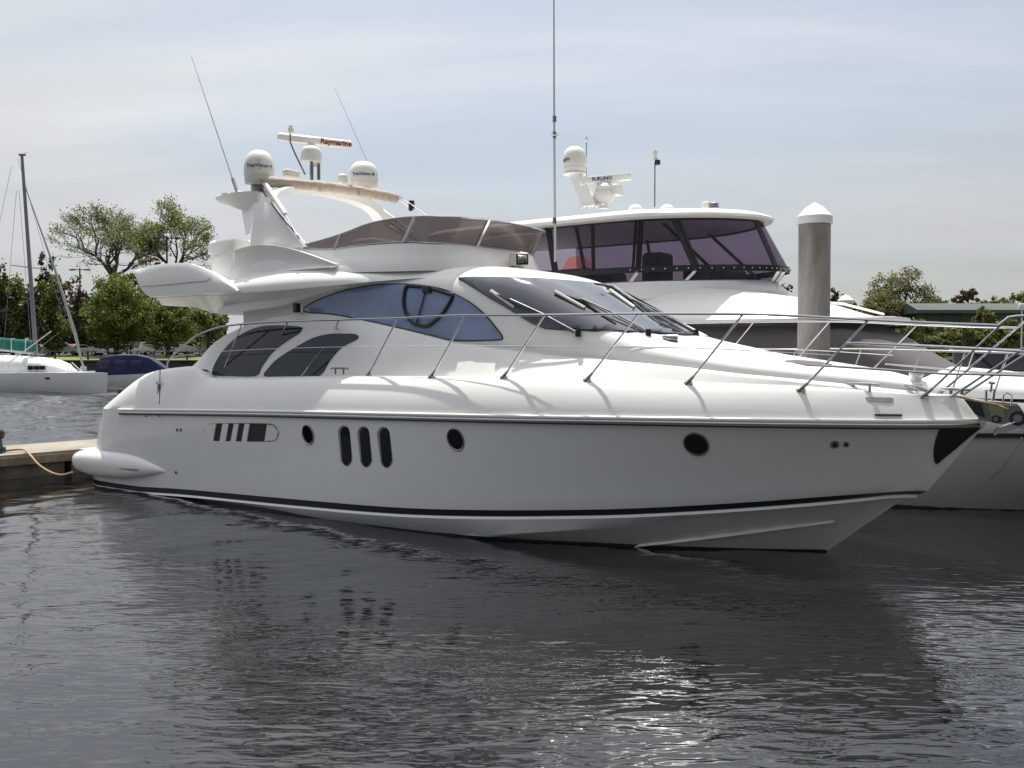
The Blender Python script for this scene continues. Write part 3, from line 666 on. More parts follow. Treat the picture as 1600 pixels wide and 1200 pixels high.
# outer fin at the foot of the arch (concave flank)
fn = MB()
for sg in (1, -1):
    top = catmull([(3.56, 4.31), (3.9, 4.36), (4.4, 4.35), (4.95, 4.25), (5.45, 4.11), (5.95, 3.95)], 3); rings = []
    bot = catmull([(3.28, 3.82), (3.75, 3.84), (4.3, 3.87), (4.9, 3.895), (5.4, 3.90), (5.95, 3.90)], 3)
    for i, ((s1, z1), (s0, z0)) in enumerate(zip(top, bot)):
        w = 1-i/(len(top)-1); bl = .03+.13*w
        ring = [(s1, 1.66+bl*.9, z1), (s1*.75+s0*.25, 1.66+bl*.55, z1*.75+z0*.25), (s1*.45+s0*.55, 1.66+bl*.3, z1*.45+z0*.55), (s1*.2+s0*.8, 1.67+bl*.35, z1*.2+z0*.8), (s0, 1.70+bl*.5, z0), (s0, 1.60, z0), (s1, 1.60, z1)]
        rings.append([Lc((a, sg*b, c)) for a, b, c in ring])
    fn.loft(rings, True, True)
fn.build('coaming_fin', GEL, Y1, 50)
# smoked wind deflector with its frame
n1 = len(F1); F1z = [(a[0], a[1], z1f(a[0])) for a in F1]; i0 = next(i for i, a in enumerate(F1) if a[0] > 4.95)
base = F1z[i0:]; S0_ = base[0][0]
dz = tab((4.9, .03), (5.3, .13), (5.8, .25), (6.2, .33), (6.7, .37), (7.2, .38), (7.6, .385))
def topp(p): return (p[0]+.24*min(1, dz(p[0])/.38), p[1]+.0, p[2]+dz(p[0]))
loop = base+[(a, -b, c) for a, b, c in reversed(base[:-1])]
tp = [topp(p) for p in loop]
rings = [[Lc(a), Lc(b), Lc((b[0]-.008, b[1]*.994, b[2])), Lc((a[0]-.008, a[1]*.994, a[2]))] for a, b in zip(loop, tp)]
wind = MB().loft(rings, True, True).build('wind_deflector', ACRYL, Y1, 60)
MB().tube([Lc(p) for p in tp], .017, 8).build('top_rail', STEEL, wind)
MB().tube([Lc((p[0], p[1], p[2]+.01)) for p in loop], .014, 6).build('bottom_rail', STEELD, wind)
L_ = len(loop)
for px in (530, 637, 745, 825):
    best = min(range(L_), key=lambda i: abs(px-(800+FPX*(lambda w: w.x/w.y)(Matrix.Rotation(HEAD, 3, 'Z') @ Vector(Lc(loop[i]))+Vector((OX, OY, 0))))))
    a, b = Vector(loop[best]), Vector(tp[best]); t_ = (Vector(loop[min(best+1, L_-1)])-Vector(loop[max(best-1, 0)])).normalized()*.026
    mb = MB(); nn = Vector((0, 0, 1)).cross(t_).normalized()*.02
    mb.add([Lc(a+t_+nn), Lc(a-t_+nn), Lc(b-t_+nn), Lc(b+t_+nn), Lc(a+t_-nn), Lc(a-t_-nn), Lc(b-t_-nn), Lc(b+t_-nn)], [(0, 1, 2, 3), (7, 6, 5, 4), (0, 3, 7, 4), (1, 5, 6, 2), (3, 2, 6, 7), (0, 4, 5, 1)]); mb.build('deflector_post', STEEL, wind, 0)
# seats and helm inside the flybridge
MB().rbox((5.9, 0, 4.15), (.5, 2.2, .55), .08).build('helm_console', GEL, Y1)
MB().rbox((4.9, .6, 4.10), (.5, 1.0, .60), .08).build('helm_seat', CREAM, Y1)
# wet bar / grill unit aft of the arch
wb = MB().rbox(Lc(P(366, 418, t=1.25)), (.62, .55, .62), .06).build('wet_bar', GEL, Y1)
MB().rbox(Lc(P(365, 385.5, t=1.25)+Vector((0, 0, -.01))), (.80, .62, .245), .09, n=5, top=.97).build('lid', GEL, wb)
MB().tube([Lc(P(304, 418, t=1.6)), Lc(P(330, 404, t=1.62)), Lc(P(362, 394, t=1.65)), Lc(P(387, 389.5, t=1.68))], .012, 6).build('grab_rail', STEELD, Y1)
MB().tube([Lc(P(264, 412, t=1.0)), Lc(P(328, 415.5, t=1.0)), Lc(P(328, 428, t=1.0))], .010, 6).build('grab_rail', STEELD, Y1)
MB().rbox(Lc(P(254, 411.5, t=1.7)), (.05, .05, .05), .01).build('stern_light', CREAM, Y1)
# ---------------------------------------------------------------- radar arch
def arch():
    pr = []   # (s_aft, s_fwd, t, z)
    for (ax, ay), (fx, fy), t in (((389.5, 388), (481, 393), 1.58), ((391, 372), (466, 371), 1.56), ((394, 348), (446.5, 345), 1.50), ((397, 325), (425, 320), 1.43)):
        a, f = P(ax, ay, t=t), P(fx, fy, t=t); pr.append((a.x, f.x, t, (a.z+f.z)/2))
    pr += [(3.74, 4.12, 1.36, 5.22), (3.72, 4.10, 1.24, 5.36), (3.72, 4.10, 1.0, 5.46), (3.72, 4.10, .6, 5.53), (3.72, 4.10, 0, 5.56)]
    q = pr+[(a, b, -t, z) for a, b, t, z in reversed(pr[:-1])]; rings = []
    for i, (a, b, t, z) in enumerate(q):
        p0, p1 = q[max(i-1, 0)], q[min(i+1, len(q)-1)]; d = Vector((0, p1[2]-p0[2], p1[3]-p0[3])).normalized(); n = Vector((0, -d.z, d.y))*.075
        if i == 0: n = Vector((0, -.07, 0))
        if i == len(q)-1: n = Vector((0, .07, 0))
        if n.y*(1 if t > 0 else -1) > 0 or (abs(t) < 1e-6 and n.z > 0) or (abs(t) < 1.2 and n.z > 0): n = -n     # inward
        c = Vector((0, t, z)); e = .06
        rings.append([Lc(Vector((a, 0, 0))+c), Lc(Vector((a+e, 0, 0))+c-n*.35), Lc(Vector((b-e, 0, 0))+c-n*.35), Lc(Vector((b, 0, 0))+c), Lc(Vector((b-e, 0, 0))+c+n*1.5), Lc(Vector((a+e, 0, 0))+c+n*1.5)])
    return MB().loft(rings, True, True).build('radar_arch', GEL, Y1, 22)
ar = arch()
# aft horn with its little platform
for sg in (1,):
    mb = MB(); a = [P(345, 313, t=1.25), P(398, 310.5, t=1.32), P(374, 326.5, t=1.25), P(386, 368, t=1.42), P(394, 345, t=1.46)]
    p0, p1, p2, p3, p4 = a
    w = .34
    rings = []
    for s, z, zb, wd_ in ((p0.x, p0.z+.01, p0.z-.04, .10), (p0.x+.06, p0.z+.025, p0.z-.07, .17), (p0.x+.3, p0.z+.03, p0.z-.12, .22), (p2.x, p0.z+.04, p2.z, .24), (p2.x+.22, p0.z+.05, p2.z-.06, .22), (p1.x+.12, p0.z+.03, p2.z-.05, .16)):
        tc = 1.24
        rings.append([Lc((s, sg*(tc-wd_), z)), Lc((s, sg*(tc+wd_), z)), Lc((s, sg*(tc+wd_*.9), z-.03)), Lc((s, sg*(tc+wd_*.35), zb)), Lc((s, sg*(tc-wd_*.35), zb)), Lc((s, sg*(tc-wd_*.9), z-.03))])
    h = mb.loft(rings, True, True).build('arch_horn', GEL, ar, 40)
    rings = [[Lc((p2.x-.05, sg*1.18, p2.z+.05)), Lc((p1.x+.2, sg*1.40, p2.z+.05)), Lc((p1.x+.2, sg*1.16, p2.z+.05))], [Lc((p3.x-.03, sg*1.42, p3.z)), Lc((p3.x+.16, sg*1.50, p3.z)), Lc((p3.x+.16, sg*1.40, p3.z))]]
    MB().loft(rings, True, True).build('arch_gusset', GEL, ar, 20)
k0 = P(355, 306, t=1.25); MB().tube([Lc(k0+Vector((-.15, .0, .05))), Lc(k0+Vector((.12, 0, .05)))], .014, 6).tube([Lc(k0+Vector((0, 0, -.05))), Lc(k0+Vector((0, 0, .05)))], .016, 8).tube([Lc(k0+Vector((.07, 0, -.05))), Lc(k0+Vector((.07, 0, .05)))], .016, 8).build('horn_trumpet', STEEL, ar)
k0 = P(373, 303, t=1.15); MB().rbox(Lc(k0), (.16, .14, .10), .03).build('light_base', GEL, ar)
# satellite domes
DOMEM = mat('dome_plastic', (.74, .73, .69), .45, noise=(2, .03))
LOGO = mat('logo_blue', (.05, .07, .22), .5); LOGOR = mat('logo_red', (.35, .03, .03), .5)
def dome(px, base, top, wpx, t, m, parent, label_=None, band=True, name='satellite_dome'):
    c = P(px, base, t=t); tp_ = P(px, top, t=t); h = tp_.z-c.z; r = wpx/2*rayb(px, base).length/rayb(px, base).length*(1/FPX)
    D = (Matrix.Rotation(HEAD, 3, 'Z') @ Vector(Lc(c))+Vector((OX, OY, 0))).y; r = wpx/2/FPX*D
    pr = [(r*.55, 0), (r*.86, .0), (r*.93, .02), (r*.97, h*.22), (r*.965, h*.245), (r, h*.26)]+[(r*math.cos(R(a))**.75, h*.45+h*.55*math.sin(R(a))) for a in (0, 12, 25, 38, 50, 62, 72, 82)]+[(.002, h)]
    o = MB().lathe(Lc(c), pr, 28).build(name, m, parent, 40)
    return o, c, r, h
def to_b(w): # world -> local of the berth frame
    return Matrix.Rotation(-HEAD, 3, 'Z') @ (Vector(w)-Vector((OX, OY, 0)))
def wrap_text(txt, c, r, zoff, size, m, parent, name='lettering', az=None, bold=0.0, shear=0):
    """letters laid round a cylinder on the side that faces the open water"""
    cl = Vector(Lc(c)); eye = to_b((0, 0, EYE)); d = Vector((eye.x-cl.x, eye.y-cl.y, 0)).normalized()
    if az is not None: d = Matrix.Rotation(az, 3, 'Z') @ d
    x = Vector((0, 0, 1)).cross(d)
    o = text_mesh(txt, size, m, name, parent, (0, 0, 0), (1, 0, 0), (0, 1, 0), .004, bold=bold, shear=shear)
    for v in o.data.vertices:
        a = v.co.x/r; q = cl+(d*math.cos(a)+x*math.sin(a))*(r+.004+v.co.z); v.co = (q.x, q.y, cl.z+zoff+v.co.y)
    return o
d1, c, r, h = dome(405.3, 290, 235, 47, 1.18, DOMEM, Y1)
wrap_text('TracVision 4', c, r*.99, h*.50, .095, LOGO, d1, bold=.001); wrap_text('KVH', c, r*.99, h*.64, .035, LOGO, d1)
wrap_text('••••', c, r*.99, h*.40, .03, LOGO, d1)
MB().tube([Lc(c+Vector((0, 0, -.12))), Lc(c+Vector((0, 0, .01)))], .15, 14).build('mount', STEELD, d1)
d2, c, r, h = dome(568, 292, 252.5, 45, -.88, DOMEM, Y1)
wrap_text('TracVision M', c, r*.99, h*.42, .085, LOGO, d2, bold=.002)
MB().tube([Lc(c+Vector((0, 0, -.25))), Lc(c+Vector((0, 0, .01)))], .16, 14).build('mount', GEL, d2)
# bimini rolled up on top
bp = [P(410, 287, t=1.30), P(418, 284, t=1.22), P(450, 287, t=.98), P(500, 291, t=.45), P(555, 298, t=-.32), P(600, 306, t=-.95), P(622, 311, t=-1.22)]
bp = [Vector(p) for p in catmull([tuple(p) for p in bp], 8)]
rr_ = []
for i in range(len(bp)): rr_.append(.092*(1+.05*math.sin(i*1.9)+.05*math.sin(i*.83))*min(1, .55+i*.25, .55+(len(bp)-1-i)*.25))
bm_ = MB().tube([Lc(p) for p in bp], rr_, 14).build('rolled_bimini', CANV, Y1)
for i in range(5, len(bp)-2, 9):
    a = Vector(Lc(bp[i])); MB().tube([a+Vector((.085, 0, .02)), a+Vector((.11+.02*math.sin(i), .02, -.05)), a+Vector((.07, .03, -.105))], [.02, .028, .012], 6).build('loose_fold', CANV, bm_)
PW = mat('white_sleeve', (.75, .75, .77), .5)
for sg in (1, -1):
    a, b, c_ = P(413, 285, t=1.27), P(446, 335, t=1.55), P(467, 373, t=1.68)
    f = lambda p: Lc((p.x, sg*p.y, p.z))
    MB().tube([f(a), f(b)], .045, 8).build('support_sleeve', PW, bm_); MB().tube([f(b), f(c_)], .016, 8).build('support_pole', STEEL, bm_)
    MB().tube([f(a+Vector((-.1, 0, -.1))), f(b+Vector((-.12, 0, -.02))), f(c_+Vector((0, .0, .02)))], .012, 6).build('support_pole', BLACK, bm_)
for (a, b) in (((617, 302), (672, 338)), ((619, 307), (655, 337)), ((616, 306), (664, 340))):
    MB().tube([Lc(P(*a, t=-1.25)), Lc(P(*b, t=-1.45))], .014, 6).build('support_pole', STEEL, bm_)
MB().rbox(Lc(P(643, 321, t=-1.38)), (.10, .10, .20), .03).build('clamp', BLACK, bm_)
# scanner, pedestal, masts
sc0 = P(487, 281, t=.35); zt_ = P(487, 254, t=.35).z
rd = MB().tube([Lc(sc0), Lc((sc0.x, sc0.y, zt_))], .035, 10).build('radar_mast', STEELD, Y1)
q = P(498, 281, t=.2); MB().tube([Lc(q), Lc((q.x, q.y, P(498, 256, t=.2).z))], .032, 10).build('radar_mast', STEELD, Y1)
MB().rbox(Lc(P(495, 258, t=.2)), (.1, .1, .09), .01).build('camera_pod', GEL, Y1)
pd = P(486.5, 254, t=.30)
MB().lathe(Lc(pd), [(.05, -.01), (.10, 0), (.185, .01), (.195, .06), (.19, .16), (.18, .22), (.14, .27), (.09, .29), (.07, .36), (.002, .36)], 22).build('scanner_pedestal', DOMEM, rd)
a, b = P(433, 214, t=.62), P(549, 227, t=-.42); a.z -= 0; dirv = (b-a); ln = dirv.length; dn = dirv.normalized(); side_ = dn.cross(Vector((0, 0, 1))).normalized(); upv = side_.cross(dn)*-1
if upv.z < 0: upv = -upv
rings = []
for w, k in ((0, .55), (.012, .85), (.03, 1), (.97, 1), (.99, .85), (1, .55)):
    cc_ = a+dirv*w; rings.append([Lc(cc_+side_*(x*.075*k)+upv*(z*.075*k)) for x, z in ((-1, -.7), (-.7, -1), (.7, -1), (1, -.7), (1, .5), (.6, 1), (-.6, 1), (-1, .5))])
bar = MB().loft(rings, True, True).build('scanner_bar', GEL, rd, 50)
def flat_text(txt, c, along, up, size, m, parent, bold=0, **k):
    along = Vector(Lc(along)); up = Vector(Lc(up)); return text_mesh(txt, size, m, 'lettering', parent, Lc(c), along, up, .004, bold=bold, **k)
eye_b = EB
sd_ = side_ if side_.dot(eye_b-a) > 0 else -side_
flat_text('Raymarine', a+dirv*.79+sd_*.079, dn, upv, .135, LOGOR, bar, bold=.004)
MB().tube([Lc(P(477, 273, t=.35)), Lc(P(461, 240, t=.5)), Lc(P(453.5, 222, t=.55)), Lc(P(453.5, 207, t=.55))], .016, 8).build('light_pole', STEELD, Y1)
c = P(454.5, 208, t=.55); MB().lathe(Lc(c), [(.03, 0), (.05, .01), (.05, .09), (.035, .10), (.035, .13), (.002, .135)], 14).build('anchor_light', CREAM, Y1)
MB().rbox(Lc(P(455, 271, t=.8)), (.14, .30, .12), .03).build('horn_speaker', CREAM, Y1)
c = P(535, 282, t=-.45); MB().lathe(Lc(c+Vector((0, 0, -.08))), [(.03, -.1), (.05, 0), (.09, .03), (.105, .1), (.09, .17), (.04, .2), (.002, .205)], 16).build('gps_mushroom', DOMEM, Y1)
# whip antennas
def whip(name, a, b, ta, tb, r, **k):
    p, q = P(*a, t=ta), P(*b, t=tb); m0 = p+(q-p)*.28
    o = MB().tube([Lc(p), Lc(m0), Lc(q)], [r, r*.75, r*.3], 8).build(name, mat('antenna_white', (.55, .55, .56), .5), Y1)
    MB().tube([Lc(p), Lc(p+(q-p)*.10)], r*1.7, 8).build('ferrule', STEELD, o); return o
whip('whip_antenna', (371, 301), (299, 88), 1.2, 1.2, .018); whip('whip_antenna', (583, 272), (523, 138), -1.2, -1.2, .014)
tall = MB().tube([Lc(P(867.5, 409, t=-1.55)), Lc(P(866, 210, t=-1.55)), Lc(P(865.5, 40, t=-1.55)), Lc(P(865, -260, t=-1.55))], [.022, .020, .014, .008], 8).build('tall_antenna', mat('antenna_white', (.55, .55, .56), .5), Y1)
for y in (345, 211, 186): MB().lathe(Lc(P(866.4, y, t=-1.55)), [(.02, -.05), (.034, -.05), (.034, .05), (.02, .05)], 10).build('ferrule', STEELD, tall)
MB().lathe(Lc(P(866.4, 212, t=-1.55)), [(.02, -.01), (.075, -.01), (.075, .012), (.02, .015)], 12).build('ground_plane', GEL, tall)
# searchlight on the roof
c = P(811, 405, t=-.05); sl = MB().rbox(Lc(c), (.26, .24, .22), .05).build('searchlight', CREAM, Y1)
MB().tube([Lc(c+Vector((0, 0, -.24))), Lc(c+Vector((0, 0, -.09)))], [.10, .07], 12).build('base', CREAM, sl)
fdir = (EB-c); fdir.z = 0; fdir = fdir.normalized()
l0 = P(816, 405, t=.10); e1 = Vector((.07, .0, 0)); mb = MB().rbox(Lc(l0), (.19, .06, .17), .02, rz=-HEAD+R(-0)); mb.build('bezel', BLACK, sl)
MB().rbox(Lc(P(816.5, 405, t=.145)), (.14, .02, .11), .008, rz=-HEAD).build('lens', STEEL, sl)
# ---------------------------------------------------------------- guard rails
def b_rl(s): return b_bul(s)-.03
b_rail = tab((1.7, 1.93), (8, 1.95), (10, 1.92), (11.5, 1.76), (12.7, 1.50), (13.6, 1.20), (14.3, .93), (14.9, .70), (15.3, .56), (15.8, .42), (16.15, .22), (16.25, 0))
TOP = [(261, 572.5), (264, 562), (287, 540), (305, 526), (327, 516), (355, 509), (402, 504.5), (447, 502), (529, 499.5), (580, 498), (621, 497), (701, 493), (780, 492.5), (880, 492), (1000, 490.5), (1160, 491), (1250, 494), (1357, 500), (1473, 505.5), (1560, 508.5)]
tops = [PB(x, y, b_rail) for x, y in catmull(TOP, 4)]
raise_ = [PB(x, y, b_rail) for x, y in [(1576, 496), (1590, 494)]]
zt_b = raise_[-1].z; sl_ = raise_[-1].x
nose = [Vector((s, b_rail(s), zt_b)) for s in (sl_+.2, 15.8, 16.05, 16.2)]+[Vector((16.25, 0, zt_b))]
print('rail end', tops[-1], raise_, sl_)
path = tops+raise_+nose
RAIL = mat('rail_steel', (.50, .50, .52), .2, metal=1)
rl = MB().tube([Lc(p) for p in path]+[Lc((p.x, -p.y, p.z)) for p in reversed(path[:-1])], .0165, 8).build('guard_rail', RAIL, Y1)
def ztop(s): a = sorted((p.x, p.z) for p in tops); return float(np.interp(s, [q[0] for q in a], [q[1] for q in a]))
stn = [((344.7, 588), (377, 508)), ((413, 587), (449, 503)), ((494, 585.5), (529.5, 500)), ((575, 586), (621.5, 497)), ((674, 588), (727, 493)), ((786.5, 589), (851, 492.5)), ((917, 593), (997, 491)), ((1075, 598), (1160.6, 491.5)), ((1250.6, 609), (1357, 500)), ((1443, 619), (1576, 496))]
for a, b in stn:
    p = DB.ray_cast(EB, rayb(a[0], a[1]+1.5).normalized())[0]; p = PB(*a, b_rl) if p is None else p
    q = PB(*b, b_rail)
    for sg in (1, -1):
        f = lambda v: Lc((v.x, sg*v.y, v.z))
        o = MB().tube([f(p), f(q)], .0135, 8).build('stanchion', RAIL, rl)
        MB().tube([f(p+Vector((-.03, 0, -.015))), f(p+(q-p)*.11)], [.030, .017], 8).tube([f(p+Vector((-.05, .0, .005))), f(p+Vector((.06, 0, .005)))], .02, 6).build('foot', STEELD, o)
# one more pair carries the pulpit
for sg in (1, -1):
    p = Vector((14.72, sg*.28, 2.02)); q = Vector((15.95, sg*b_rail(15.95), zt_b)); MB().tube([Lc(p), Lc(q)], .0135, 8).build('stanchion', RAIL, rl)
# aft brace of the rail seen through the windows
for sg in (1, -1):
    a, b = P(471, 587, t=1.88), P(505, 545, t=1.9); MB().tube([Lc((a.x, sg*a.y, a.z)), Lc((b.x, sg*b.y, b.z))], .012, 6).build('brace', RAIL, rl)
mid = [PB(x, y, b_rail) for x, y in catmull([(268, 560), (280, 556), (342, 549.5), (426, 545), (580, 541), (704, 540), (880, 541), (983, 541.5), (1116, 545), (1303, 555)], 4)]
for sg in (1, -1): MB().tube([Lc((p.x, sg*p.y, p.z)) for p in mid], .0055, 6).build('lifeline', WIRE, rl)
for pl in ([(1322, 535.5), (1400, 539), (1473, 542.5), (1530, 545.5), (1600, 549.5)], [(1287, 571.5), (1380, 577.5), (1473, 584), (1530, 585), (1600, 587)]):
    pts = [PB(x, y, b_rail) for x, y in catmull(pl, 4)]; e = pts[-1]
    ext = [Vector((s, b_rail(s)*.97, e.z)) for s in np.linspace(e.x+.1, 16.1, 5)]+[Vector((16.15, 0, e.z))]
    full_ = pts+ext
    MB().tube([Lc(p) for p in full_]+[Lc((p.x, -p.y, p.z)) for p in reversed(full_[:-1])], .0135, 8).build('mid_rail', RAIL, rl)
# cleats
def cleat(px, y, w, sg=1):
    a, b = PB(px, y, lambda s: b_bul(s)-.05), None
    for s_ in (1, -1):
        L0 = Vector((a.x, s_*a.y, a.z))
        mb = MB(); mb.tube([Lc(L0+Vector((-w, 0, .085))), Lc(L0+Vector((-w*.6, 0, .095))), Lc(L0+Vector((w*.6, 0, .095))), Lc(L0+Vector((w, 0, .085)))], [.012, .016, .016, .012], 8)
        for e in (-.45, .45): mb.tube([Lc(L0+Vector((e*w, 0, 0))), Lc(L0+Vector((e*w, 0, .095)))], .014, 8)
        mb.build('cleat', STEELD, Y1)
cleat(530.5, 585, .20); cleat(1346, 612.5, .21)
# fairleads let into the bulwark and rail
decal('fairlead', [(1352, 620.5), (1392, 621.5), (1396, 623), (1395, 628), (1390, 629), (1360, 627.5), (1354, 625)], DB, STEELD, Y1, off=.006, depth=.02, step=12, smooth_out=1)
decal('fairlead', [(1366, 648), (1408, 648.5), (1409, 650.5), (1367, 650)], DB, BLACK, Y1, off=.03, depth=.03, step=12, smooth_out=1)
# anchor gear on the bow
BR = mat('bow_recess', (.05, .05, .055), .4, metal=.6, noise=(12, .4))
def pp(px, py, t): return Vector(Lc(P(px, py, t=t)))
def plate(pts, t0, t1, name, m, parent):
    a = [pp(x, y, t0) for x, y in pts]; b = [Vector((q.x, -t1, q.z)) for q in a]; return MB().loft([a, b], True, True).build(name, m, parent, 20)
roller = plate([(1512, 626), (1545, 630), (1592, 634), (1600, 645), (1590, 664), (1560, 662), (1530, 656)], .10, .07, 'bow_roller', STEELD, Y1)
plate([(1500, 622), (1545, 627), (1590, 631), (1596, 640), (1560, 658), (1520, 652)], -.10, -.13, 'roller_cheek', STEEL, roller)
plate([(1506, 624), (1530, 629), (1538, 652), (1524, 648)], .13, .10, 'roller_cheek', BR, roller)
plate([(1545, 634), (1568, 636), (1571, 652), (1548, 650)], .125, .10, 'roller_cheek', STEEL, roller)
for x, y, r in ((1590, 654, .085), (1556, 655, .045)): MB().tube([pp(x, y, .14), pp(x, y, -.12)], r, 16).build('wheel', RUBBER, roller); MB().tube([pp(x, y, .155), pp(x, y, .13)], r*.55, 12).build('hub', STEELD, roller)
MB().tube([pp(1541, 628, .08), pp(1541, 610, .08), pp(1554, 609, .08), pp(1552, 626, .08)], .014, 6).build('bracket', STEELD, roller)
MB().tube([pp(1548, 612, .05), pp(1550, 598, .05)], .012, 6).tube([pp(1545, 597.5, .05), pp(1555, 598.5, .05)], .018, 6).build('locking_pin', STEELD, roller)
MB().tube([pp(x, y, .1) for x, y in ((1567, 632), (1568, 618), (1574, 613), (1581, 618), (1580, 634))], .010, 6).build('hoop', STEEL, roller)
MB().tube([pp(x, y, .12) for x, y in ((1490, 618), (1520, 625), (1558, 632), (1575, 640))], .014, 6).build('anchor_line', ROPE, roller)
anc = MB().tube([pp(x, y, .0) for x, y in ((1530, 640), (1570, 648), (1597, 656), (1606, 668))], [.03, .035, .04, .045], 8).build('anchor', STEELD, Y1)
for sg in (1, -1):
    rings = []
    for x, y, w, h in ((1552, 676, .03, .02), (1560, 672, .08, .04), (1575, 668, .11, .05), (1590, 664, .10, .06), (1602, 664, .05, .05)):
        c = P(x, y, t=.06); rings.append([Lc((c.x, sg*.01, c.z-.01)), Lc((c.x, sg*w*1.4, c.z+h)), Lc((c.x, sg*w*1.5, c.z+h-.02)), Lc((c.x, sg*.02, c.z-.04))])
    MB().loft(rings, True, True).build('fluke', STEEL, anc, 30)
wl_ = MB(); wl_.lathe(Lc((14.25, .02, 2.06)), [(.12, 0), (.13, .03), (.07, .05), (.07, .13), (.10, .16), (.10, .19), (.002, .20)], 16); wl_.build('windlass', GEL, Y1)
w0 = PB(1432, 597, lambda s: .15); MB().lathe(Lc(w0), [(.09, -.06), (.09, -.02), (.055, 0), (.06, .06), (.085, .08), (.085, .11), (.002, .12)], 16).build('windlass', GEL, Y1)
MB().tube([Lc(PB(1412, 601, lambda s: .3)), Lc(PB(1435, 606, lambda s: .3)), Lc(PB(1450, 611, lambda s: .3))], [.012, .03, .02], 8).build('chain_stopper', STEELD, Y1)
c0 = Vector((14.75, .12, 2.05)); MB().tube([Lc(c0+Vector((-.16, 0, .06))), Lc(c0+Vector((.16, 0, .06)))], .02, 8).tube([Lc(c0+Vector((-.06, 0, 0))), Lc(c0+Vector((-.06, 0, .07)))], .02, 6).tube([Lc(c0+Vector((.06, 0, 0))), Lc(c0+Vector((.06, 0, .07)))], .02, 6).build('cleat', STEELD, Y1)

# ================================================================== SECOND YACHT (next berth)
CT = -6.2
Y2 = empty('cabin_cruiser', (OX, OY, 0), HEAD, label='white cruiser berthed behind the large yacht, with hardtop and purple tinted flybridge enclosure', cat='motor yacht')
def PT(px, py, f):
    p = P(px, py, t=f(10))
    for _ in range(40): q = P(px, py, t=f(p.x)); p = p*.4+q*.6
    return p
def zfunT(pix, f, n=6):
    a = sorted((q.x, q.z) for q in (PT(x, y, f) for x, y in catmull(pix, n))); xs = [q[0] for q in a]; zs = [q[1] for q in a]
    return lambda s: float(np.interp(s, xs, zs))
w2 = half(2.2, 8, 15.8, 4); r2 = half(2.38, 8, 17.7, 3.4); m2 = half(2.28, 8, 16.8, 3.6)
z2r = tab((0, 1.25), (8, 1.22), (14.7, 1.26), (17.7, 1.45)); z2d = tab((0, 2.0), (9.5, 2.02), (12.9, 1.90), (14.8, 1.72), (17.5, 1.75))
b2d = half(2.22, 8, 17.2, 3.4)
st2 = []
for i in range(46):
    u = i/45; u = u if u < .6 else .6+.4*(1-(1-(u-.6)/.4)**1.3) if u < 1 else 1
    def rw(s1, b, z, s0=-.6):
        s = s0+(s1-s0)*u; return (s, 0 if i == 45 else b(s), z(s) if callable(z) else z)
    st2.append([rw(14.9, half(1.0, 5, 14.9, 2), -.7), rw(15.7, half(2.1, 6, 15.7, 3), -.2), rw(15.8, w2, 0), rw(16.0, lambda s: half(2.25, 8, 16.0, 4)(s), .22), rw(16.4, half(2.27, 8, 16.4, 3.8), .42), rw(17.1, half(2.3, 8, 17.1, 3.6), lambda s: .42+(z2r(s)-.42)*.5), rw(17.7, r2, z2r),
                rw(17.68, lambda s: half(2.33, 8, 17.68, 3.4)(s), lambda s: z2r(s)+(z2d(s)-z2r(s))*.5), rw(17.4, b2d, z2d), rw(17.35, lambda s: max(0, b2d(s)-.10), lambda s: z2d(s)-.04), rw(17.3, lambda s: 0, lambda s: z2d(s)+.12)])
def body2(name, stations, m, **k):
    mb = MB(); mb.loft([[Lc((p[0], p[1]+CT, p[2])) for p in sym(r)] for r in stations], True, True); return mb.build(name, m, Y2, 30, **k)
body2('hull', st2, mat('shaded_hull_grey', (.40, .40, .41), .3, coat=.3))  # the hull's shade is put into this darker base colour
def strip2(name, f, m, z0, z1, off, s0, s1):
    mb = MB()
    for sg in (1, -1):
        rings = []
        for i in range(61):
            s = s0+(s1-s0)*i/60; t = max(.01, f(s)); a, b = (z0(s), z1(s)) if callable(z0) else (z0, z1)
            rings.append([Lc((s, CT+sg*(t+off), a)), Lc((s, CT+sg*(t+off), b)), Lc((s, CT+sg*max(0, t-.03), b)), Lc((s, CT+sg*max(0, t-.03), a))])
        mb.loft(rings, True, True)
    return mb.build(name, m, Y2, 30)
strip2('rub_rail', r2, BLACK, lambda s: z2r(s)-.035, lambda s: z2r(s)+.035, .03, 0, 17.6)
strip2('boot_stripe', half(2.25, 8, 16.0, 4), BLACK, .235, .275, .004, 0, 15.9); strip2('waterline_band', w2, BLACK, -.05, .07, .012, 0, 15.75)
# lower deckhouse wrapped in grey mesh covers
def sec2(s, w, z0, z1, n, zb=None):
    r = [(s, w, z0)]
    for a in (8, 20, 32, 44, 56, 68, 78, 86, 90):
        c = math.cos(R(a))**(2/n) if a < 90 else 0; d = math.sin(R(a))**(2/n); r.append((s, w*c, z0+(z1-z0)*d))
    return r
wl2 = tab((4, 1.85), (9, 1.85), (11, 1.75), (12.2, 1.55), (13.0, 1.25), (13.6, .85), (14.2, .4)); zl2 = tab((4, 3.15), (11.4, 3.16), (12.1, 3.0), (12.6, 2.72), (13.2, 2.38), (13.8, 2.12), (14.3, 1.95))
body2('windshield_cover', [sec2(s, wl2(s), 1.85, zl2(s), float(np.interp(s, [11, 12.5, 14], [6, 3.5, 2.5]))) for s in (4, 6, 8, 9, 10, 10.6, 11.1, 11.5, 11.8, 12.1, 12.4, 12.7, 13, 13.3, 13.6, 13.9, 14.2)], MESHG)
